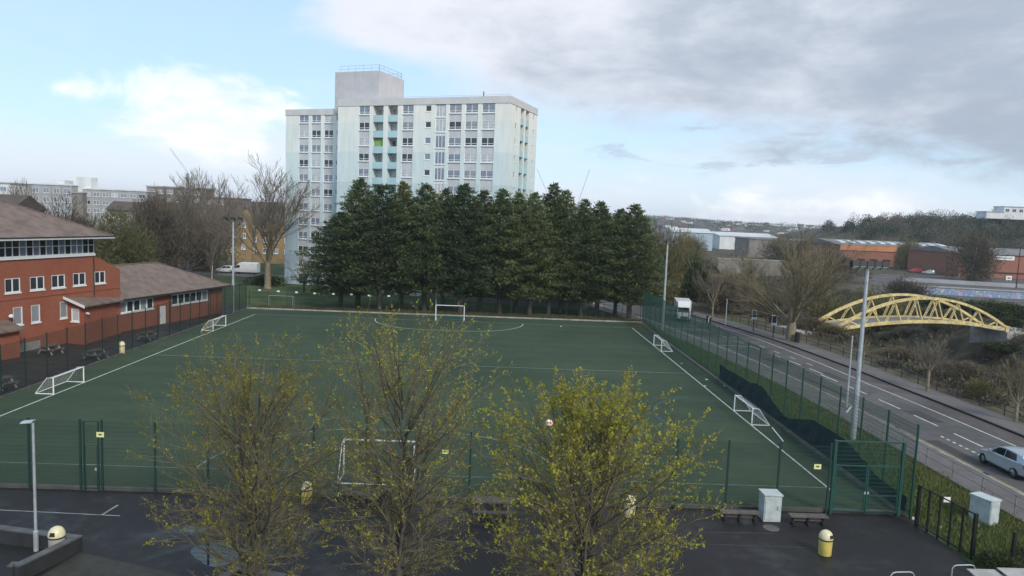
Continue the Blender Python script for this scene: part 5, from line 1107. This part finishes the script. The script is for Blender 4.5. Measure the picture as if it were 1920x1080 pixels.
# hooped rail and pale curved shelter roof at the bottom right corner
def shelter(label, p0, p1, z, seed):
    a, b = G(*p0, z), G(*p1, z); t = thing('cycle_shelter', label, 'shelter', ((a.x+b.x)/2, a.y, 0)); n = 10; L, Q = [], []
    for i in range(n+1): s = i/n; y = a.y-2.2*s; zz = z-.45*s**2; L.append((a.x, y, zz)); Q.append((b.x, y+.0, zz))
    g = MB().strip(L, Q); g.strip([(p[0], p[1], p[2]-.04) for p in Q], [(p[0], p[1], p[2]-.04) for p in L]); g.strip([(p[0], p[1], p[2]-.04) for p in L], L); g.strip(Q, [(p[0], p[1], p[2]-.04) for p in Q]); g.add([L[0], Q[0], (Q[0][0], Q[0][1], Q[0][2]-.04), (L[0][0], L[0][1], L[0][2]-.04)], [(0, 1, 2, 3)])
    g.build('roof', m_conc, t)
    for x in (a.x+.15, b.x-.15):
        for s in (.08, .85): MB().tube([(x, a.y-2.2*s, -.05), (x, a.y-2.2*s, z-.45*s*s-.04)], .035, 8).build('post', m_galv, t)
shelter('pale curved shelter roof with silver hoop at the bottom right', (1812, 1066), (1866, 1068), 1.9, 1); shelter('pale grey shelter roof in the bottom right corner', (1869, 1064), (1990, 1074), 2.0, 2)
for lb, p0, p1 in (('silver hoop rail beside the curved shelter roof', (1783, 1090), (1826, 1090)), ('silver hoop rail just showing at the bottom edge', (1668, 1104), (1712, 1104))):
    a, b = G(*p0), G(*p1); tag(MB().tube([(a.x, a.y, -.05), (a.x, a.y, .52), (a.x+.08, a.y, .64), (a.x+.2, a.y, .67), (b.x-.2, b.y, .67), (b.x-.08, b.y, .64), (b.x, b.y, .52), (b.x, b.y, -.05)], .025, 8).build('hoop_rail', m_galv), lb, 'rail')
# litter
for i, (px, py) in enumerate([(1278, 682), (1322, 724), (1325, 712), (1358, 724), (1052, 612), (1300, 678)]):
    b = G(px, py); k = .06+.03*(i % 3); tag(MB().hexa([(b.x-k, b.y-k, .004), (b.x+k, b.y-k*.6, .004), (b.x+k*.8, b.y+k, .004), (b.x-k, b.y+k*.7, .004), (b.x-k*.8, b.y-k, .05), (b.x+k*.6, b.y-k*.6, .07), (b.x+k*.8, b.y+k*.6, .04), (b.x-k*.6, b.y+k*.7, .06)]).build('litter', m_white), 'scrap of white litter on the right side of the turf', 'litter', 'white litter on the turf')
for i, (px, py) in enumerate([(1712, 972), (1760, 975), (1765, 990), (1778, 993), (1782, 978), (1832, 985)]):
    b = G(px, py); k = .05+.02*(i % 3); tag(MB().hexa([(b.x-k, b.y-k, -.05), (b.x+k, b.y-k*.6, -.05), (b.x+k*.8, b.y+k, -.05), (b.x-k, b.y+k*.7, -.05), (b.x-k*.8, b.y-k, .05), (b.x+k*.6, b.y-k*.6, .09), (b.x+k*.8, b.y+k*.6, .06), (b.x-k*.6, b.y+k*.7, .07)]).build('litter', m_white), 'scrap of white litter in the grass behind the black gate', 'litter', 'white litter by the black gate')

# ------------------------------------------------------------------ vehicles
def loft(st, name, m, t):                # st: (x, [(half width, z) ...]) sections, mirrored
    k = len(st[0][1]); g = MB()
    for x, pr_ in st:
        for w, z in pr_: g.v.append((x, w, z))
        for w, z in pr_[::-1]: g.v.append((x, -w, z))
    n = 2*k
    for i in range(len(st)-1):
        for j in range(n): g.f.append((i*n+j, (i+1)*n+j, (i+1)*n+(j+1) % n, i*n+(j+1) % n))
    g.f.append(tuple(range(n))); g.f.append(tuple(range((len(st)-1)*n, len(st)*n))[::-1]); g.m = [0]*len(g.f)
    o = g.build(name, m, None, True); o.parent = t
    md = o.modifiers.new('round', 'BEVEL'); md.width = .03; md.segments = 2; md.limit_method = 'ANGLE'; md.angle_limit = R(25); return o
def wheels(t, xs_, w, r):
    for x in xs_:
        for s in (-1, 1):
            y = s*(w-.1); g = MB()
            ring = [(r*.6, -.1), (r*.92, -.1), (r, -.07), (r, .07), (r*.92, .1), (r*.6, .1)]; n = 20; b = 0
            for rr, yy in ring:
                for j in range(n): a = 2*math.pi*j/n; g.v.append((x+rr*math.cos(a), y+yy, r+rr*math.sin(a)))
            for i in range(len(ring)):
                i2 = (i+1) % len(ring)
                for j in range(n): g.f.append((i*n+j, i*n+(j+1) % n, i2*n+(j+1) % n, i2*n+j)); g.m.append(0)
            wh = g.build('wheel', m_dim, None, True); wh.parent = t
            g = MB(); yy = y+s*.05; g.v = [(x+r*.61*math.cos(2*math.pi*j/n), yy, r+r*.61*math.sin(2*math.pi*j/n)) for j in range(n)]+[(x, yy+s*.03, r)]
            g.f = [(j, (j+1) % n, n) for j in range(n)]; g.m = [0]*n; q = g.build('rim', m_rim, None); q.parent = wh
def quadp(t, name, pts, m, th=.012):
    p = [Vector(q) for q in pts]; n = (p[1]-p[0]).cross(p[2]-p[0]).normalized()*th; o = MB().hexa([*(q-n for q in p), *(q+n for q in p)]).build(name, m, None); o.parent = t; return o
def hatch(label, loc, rz, paint, name='parked_car'):
    t = thing(name, label, 'car', loc, rz); w = .86       # front towards +x
    S_ = [(-1.95, .55, .40, .95, .75), (-1.9, .70, .26, 1.0, .86), (-1.2, .86, .2, 1.0, .9), (0, .86, .2, .97, .9), (.9, .86, .2, .93, .9), (1.5, .82, .24, .82, .84), (1.88, .66, .3, .70, .68), (1.97, .5, .38, .6, .5)]
    loft([(x, [(wd*.86, lo), (wd, lo+.1), (wd*1.0, (lo+bz)/2+.05), (wt, bz-.02), (wt*.6, bz)]) for x, wd, lo, bz, wt in [(a, b, c, d, b*.97) for a, b, c, d, e in S_]], 'body', paint, t)
    loft([(-1.86, [(.66, .96), (.62, 1.0), (.3, 1.02)]), (-1.62, [(.76, .96), (.64, 1.36), (.3, 1.40)]), (-1.0, [(.79, .96), (.64, 1.44), (.3, 1.47)]), (-.2, [(.79, .95), (.64, 1.45), (.3, 1.48)]), (.25, [(.79, .93), (.63, 1.38), (.3, 1.41)]), (1.0, [(.74, .88), (.70, .92), (.3, .93)])], 'cabin', paint, t)
    for s in (-1, 1):
        quadp(t, 'side_window', [(-1.3, s*.775, 1.02), (-.42, s*.785, 1.0), (-.42, s*.665, 1.38), (-1.15, s*.665, 1.36)], m_cglass); quadp(t, 'side_window', [(-.34, s*.785, 1.0), (.68, s*.77, .96), (.2, s*.66, 1.33), (-.34, s*.665, 1.38)], m_cglass)
        quadp(t, 'tail_light', [(-1.93, s*.56, .72), (-1.83, s*.74, .72), (-1.80, s*.74, .96), (-1.92, s*.56, .96)], m_tlamp, .03); quadp(t, 'headlight', [(1.86, s*.42, .58), (1.68, s*.70, .6), (1.62, s*.70, .74), (1.83, s*.42, .68)], m_hlamp, .03)
        mr = MB().bx(.55, .72, s*.80 if s > 0 else -.98, .98 if s > 0 else -.80, .95, 1.08).build('wing_mirror', paint, None); mr.parent = t
    quadp(t, 'rear_window', [(-1.855, .52, 1.03), (-1.855, -.52, 1.03), (-1.66, -.5, 1.33), (-1.66, .5, 1.33)], m_cglass); quadp(t, 'windscreen', [(.98, .60, .95), (.98, -.60, .95), (.30, -.52, 1.37), (.30, .52, 1.37)], m_cglass, .02)
    b_ = MB().bx(-1.99, -1.92, -.62, .62, .3, .52).build('bumper', paint, None); b_.parent = t; b_ = MB().bx(-1.975, -1.955, -.26, .26, .58, .70).build('number_plate', m_sign, None); b_.parent = t
    wheels(t, (-1.22, 1.26), w, .31); return t
sv = hatch('silver hatchback driving away on the road at the right edge', (30.55, 39.9, -.02), math.pi/2+.01, m_silver, 'moving_car')
def van(label, loc, rz, box, name='parked_van'):
    t = thing(name, label, 'van', loc, rz); L0_, w = -2.6, .98
    if box:
        loft([(1.0, [(.94, .45), (.98, .6), (.98, 1.25), (.90, 1.95), (.5, 2.05)]), (1.7, [(.94, .42), (.98, .6), (.98, 1.3), (.85, 1.9), (.5, 1.98)]), (2.3, [(.92, .42), (.96, .6), (.95, 1.2), (.86, 1.26), (.5, 1.28)]), (2.85, [(.82, .45), (.9, .6), (.88, .98), (.8, 1.04), (.5, 1.06)]), (2.95, [(.7, .5), (.8, .6), (.78, .9), (.7, .95), (.5, .98)])], 'cab', m_vanw, t)
        o = MB().hexa([(-3.2, -1.05, .75), (1.25, -1.05, .75), (1.25, 1.05, .75), (-3.2, 1.05, .75), (-3.2, -1.05, 2.8), (1.25, -1.05, 2.8), (1.25, 1.05, 2.8), (-3.2, 1.05, 2.8)]).build('box_body', m_vanw, None); o.parent = t
        o = MB().hexa([(1.252, -.98, 2.0), (2.15, -.8, 2.0), (2.15, .8, 2.0), (1.252, .98, 2.0), (1.252, -1.0, 2.78), (1.75, -.85, 2.66), (1.75, .85, 2.66), (1.252, 1.0, 2.78)]).build('luton_head', m_vanw, None); o.parent = t
        o = MB().bx(-3.1, 1.2, -.5, .5, .45, .75).build('chassis', m_dim, None); o.parent = t; ws = (1.72, 2.28, 1.24, 1.88); wx = (-2.0, 2.05)
    else:
        loft([(-2.6, [(.88, .4), (.96, .55), (.96, 1.3), (.84, 2.2), (.4, 2.3)]), (-2.45, [(.92, .38), (.99, .55), (.99, 1.3), (.86, 2.28), (.4, 2.4)]), (.8, [(.92, .38), (.99, .55), (.99, 1.3), (.86, 2.28), (.4, 2.4)]), (1.4, [(.92, .38), (.99, .55), (.98, 1.25), (.82, 2.05), (.4, 2.15)]), (2.05, [(.92, .4), (.97, .55), (.95, 1.15), (.86, 1.24), (.4, 1.27)]), (2.65, [(.82, .42), (.88, .55), (.86, .92), (.78, 1.0), (.4, 1.02)]), (2.75, [(.7, .45), (.8, .55), (.76, .85), (.7, .9), (.4, .92)])], 'body', m_vanw, t); ws = (1.48, 2.02, 1.24, 2.0); wx = (-1.6, 1.85)
    a, b, z0, z1 = ws; quadp(t, 'windscreen', [(b, .82, z0+.06), (b, -.82, z0+.06), (a+.04, -.74, z1-.02), (a+.04, .74, z1-.02)], m_cglass, .05)
    for s in (-1, 1):
        quadp(t, 'side_window', [(a-.55, s*.985, 1.28), (b-.25, s*.965, 1.25), (a+.05, s*.88, 1.78), (a-.55, s*.90, 1.8)], m_cglass, .02); quadp(t, 'headlight', [(2.72, s*.5, .75), (2.58, s*.84, .75), (2.5, s*.85, .96), (2.66, s*.5, .94)], m_hlamp, .05)
        mr = MB().bx(b-.35, b-.22, s*1.0 if s > 0 else -1.25, 1.25 if s > 0 else -1.0, 1.25, 1.6).build('wing_mirror', m_dim, None); mr.parent = t
    g = MB().bx(2.7 if not box else 2.92, 2.8 if not box else 2.99, -.5, .5, .55, .8).build('grille', m_dim, None); g.parent = t
    wheels(t, wx, .95, .34); return t
p = G(1283, 601); van('white box van driving towards the camera on the road', (p.x, p.y+1.2, -.02), -math.pi/2-.18, True, 'box_van')
p = G(466, 512); van('white panel van parked on the estate road left of the tall bare tree', (p.x, 147.5, -.03), math.pi-.06, False)
for lb, px, Y, m in (('small white car parked left of the white van behind the floodlight', 423, 148.5, m_vanw), ('dark blue car parked behind the bare trees', 348, 149.5, m_bluep), ('white car parked behind the bare trees near the school roof', 300, 149.5, m_vanw), ('silver car parked between the white and dark blue cars', 324, 151, m_silver)):
    hatch(lb, (at(px, 505, Y).x, Y, -.03), math.pi, m)
for lb, px, py, m in (('red car parked before the long orange brick building', 1716, 511, m_redp), ('silver car parked right of the red car before the brick building', 1740, 514, m_silver), ('red car parked far right before the long orange building', 1762, 509, m_redp), ('blue car parked by the far end of the river', 1295, 497, m_bluep)):
    p = G(px, py); hatch(lb, (p.x, p.y, 0 if px > 1400 else -.06), R(170), m)

# ------------------------------------------------------------------ air
m_haze = bpy.data.materials.new('haze'); m_haze.use_nodes = True; N.t = m_haze.node_tree; N.t.nodes.clear()
hv = nnode('ShaderNodeVolumePrincipled'); hv.inputs['Color'].default_value = (.82, .90, 1, 1); hv.inputs['Density'].default_value = .00018; hv.inputs['Anisotropy'].default_value = .2
N.t.links.new(hv.outputs[0], nnode('ShaderNodeOutputMaterial').inputs['Volume'])
tag(MB().bx(-1950, 2500, -90, 2950, -8.6, 60).build('haze', m_haze), 'thin pale haze in the distance', 'haze', kind='stuff')
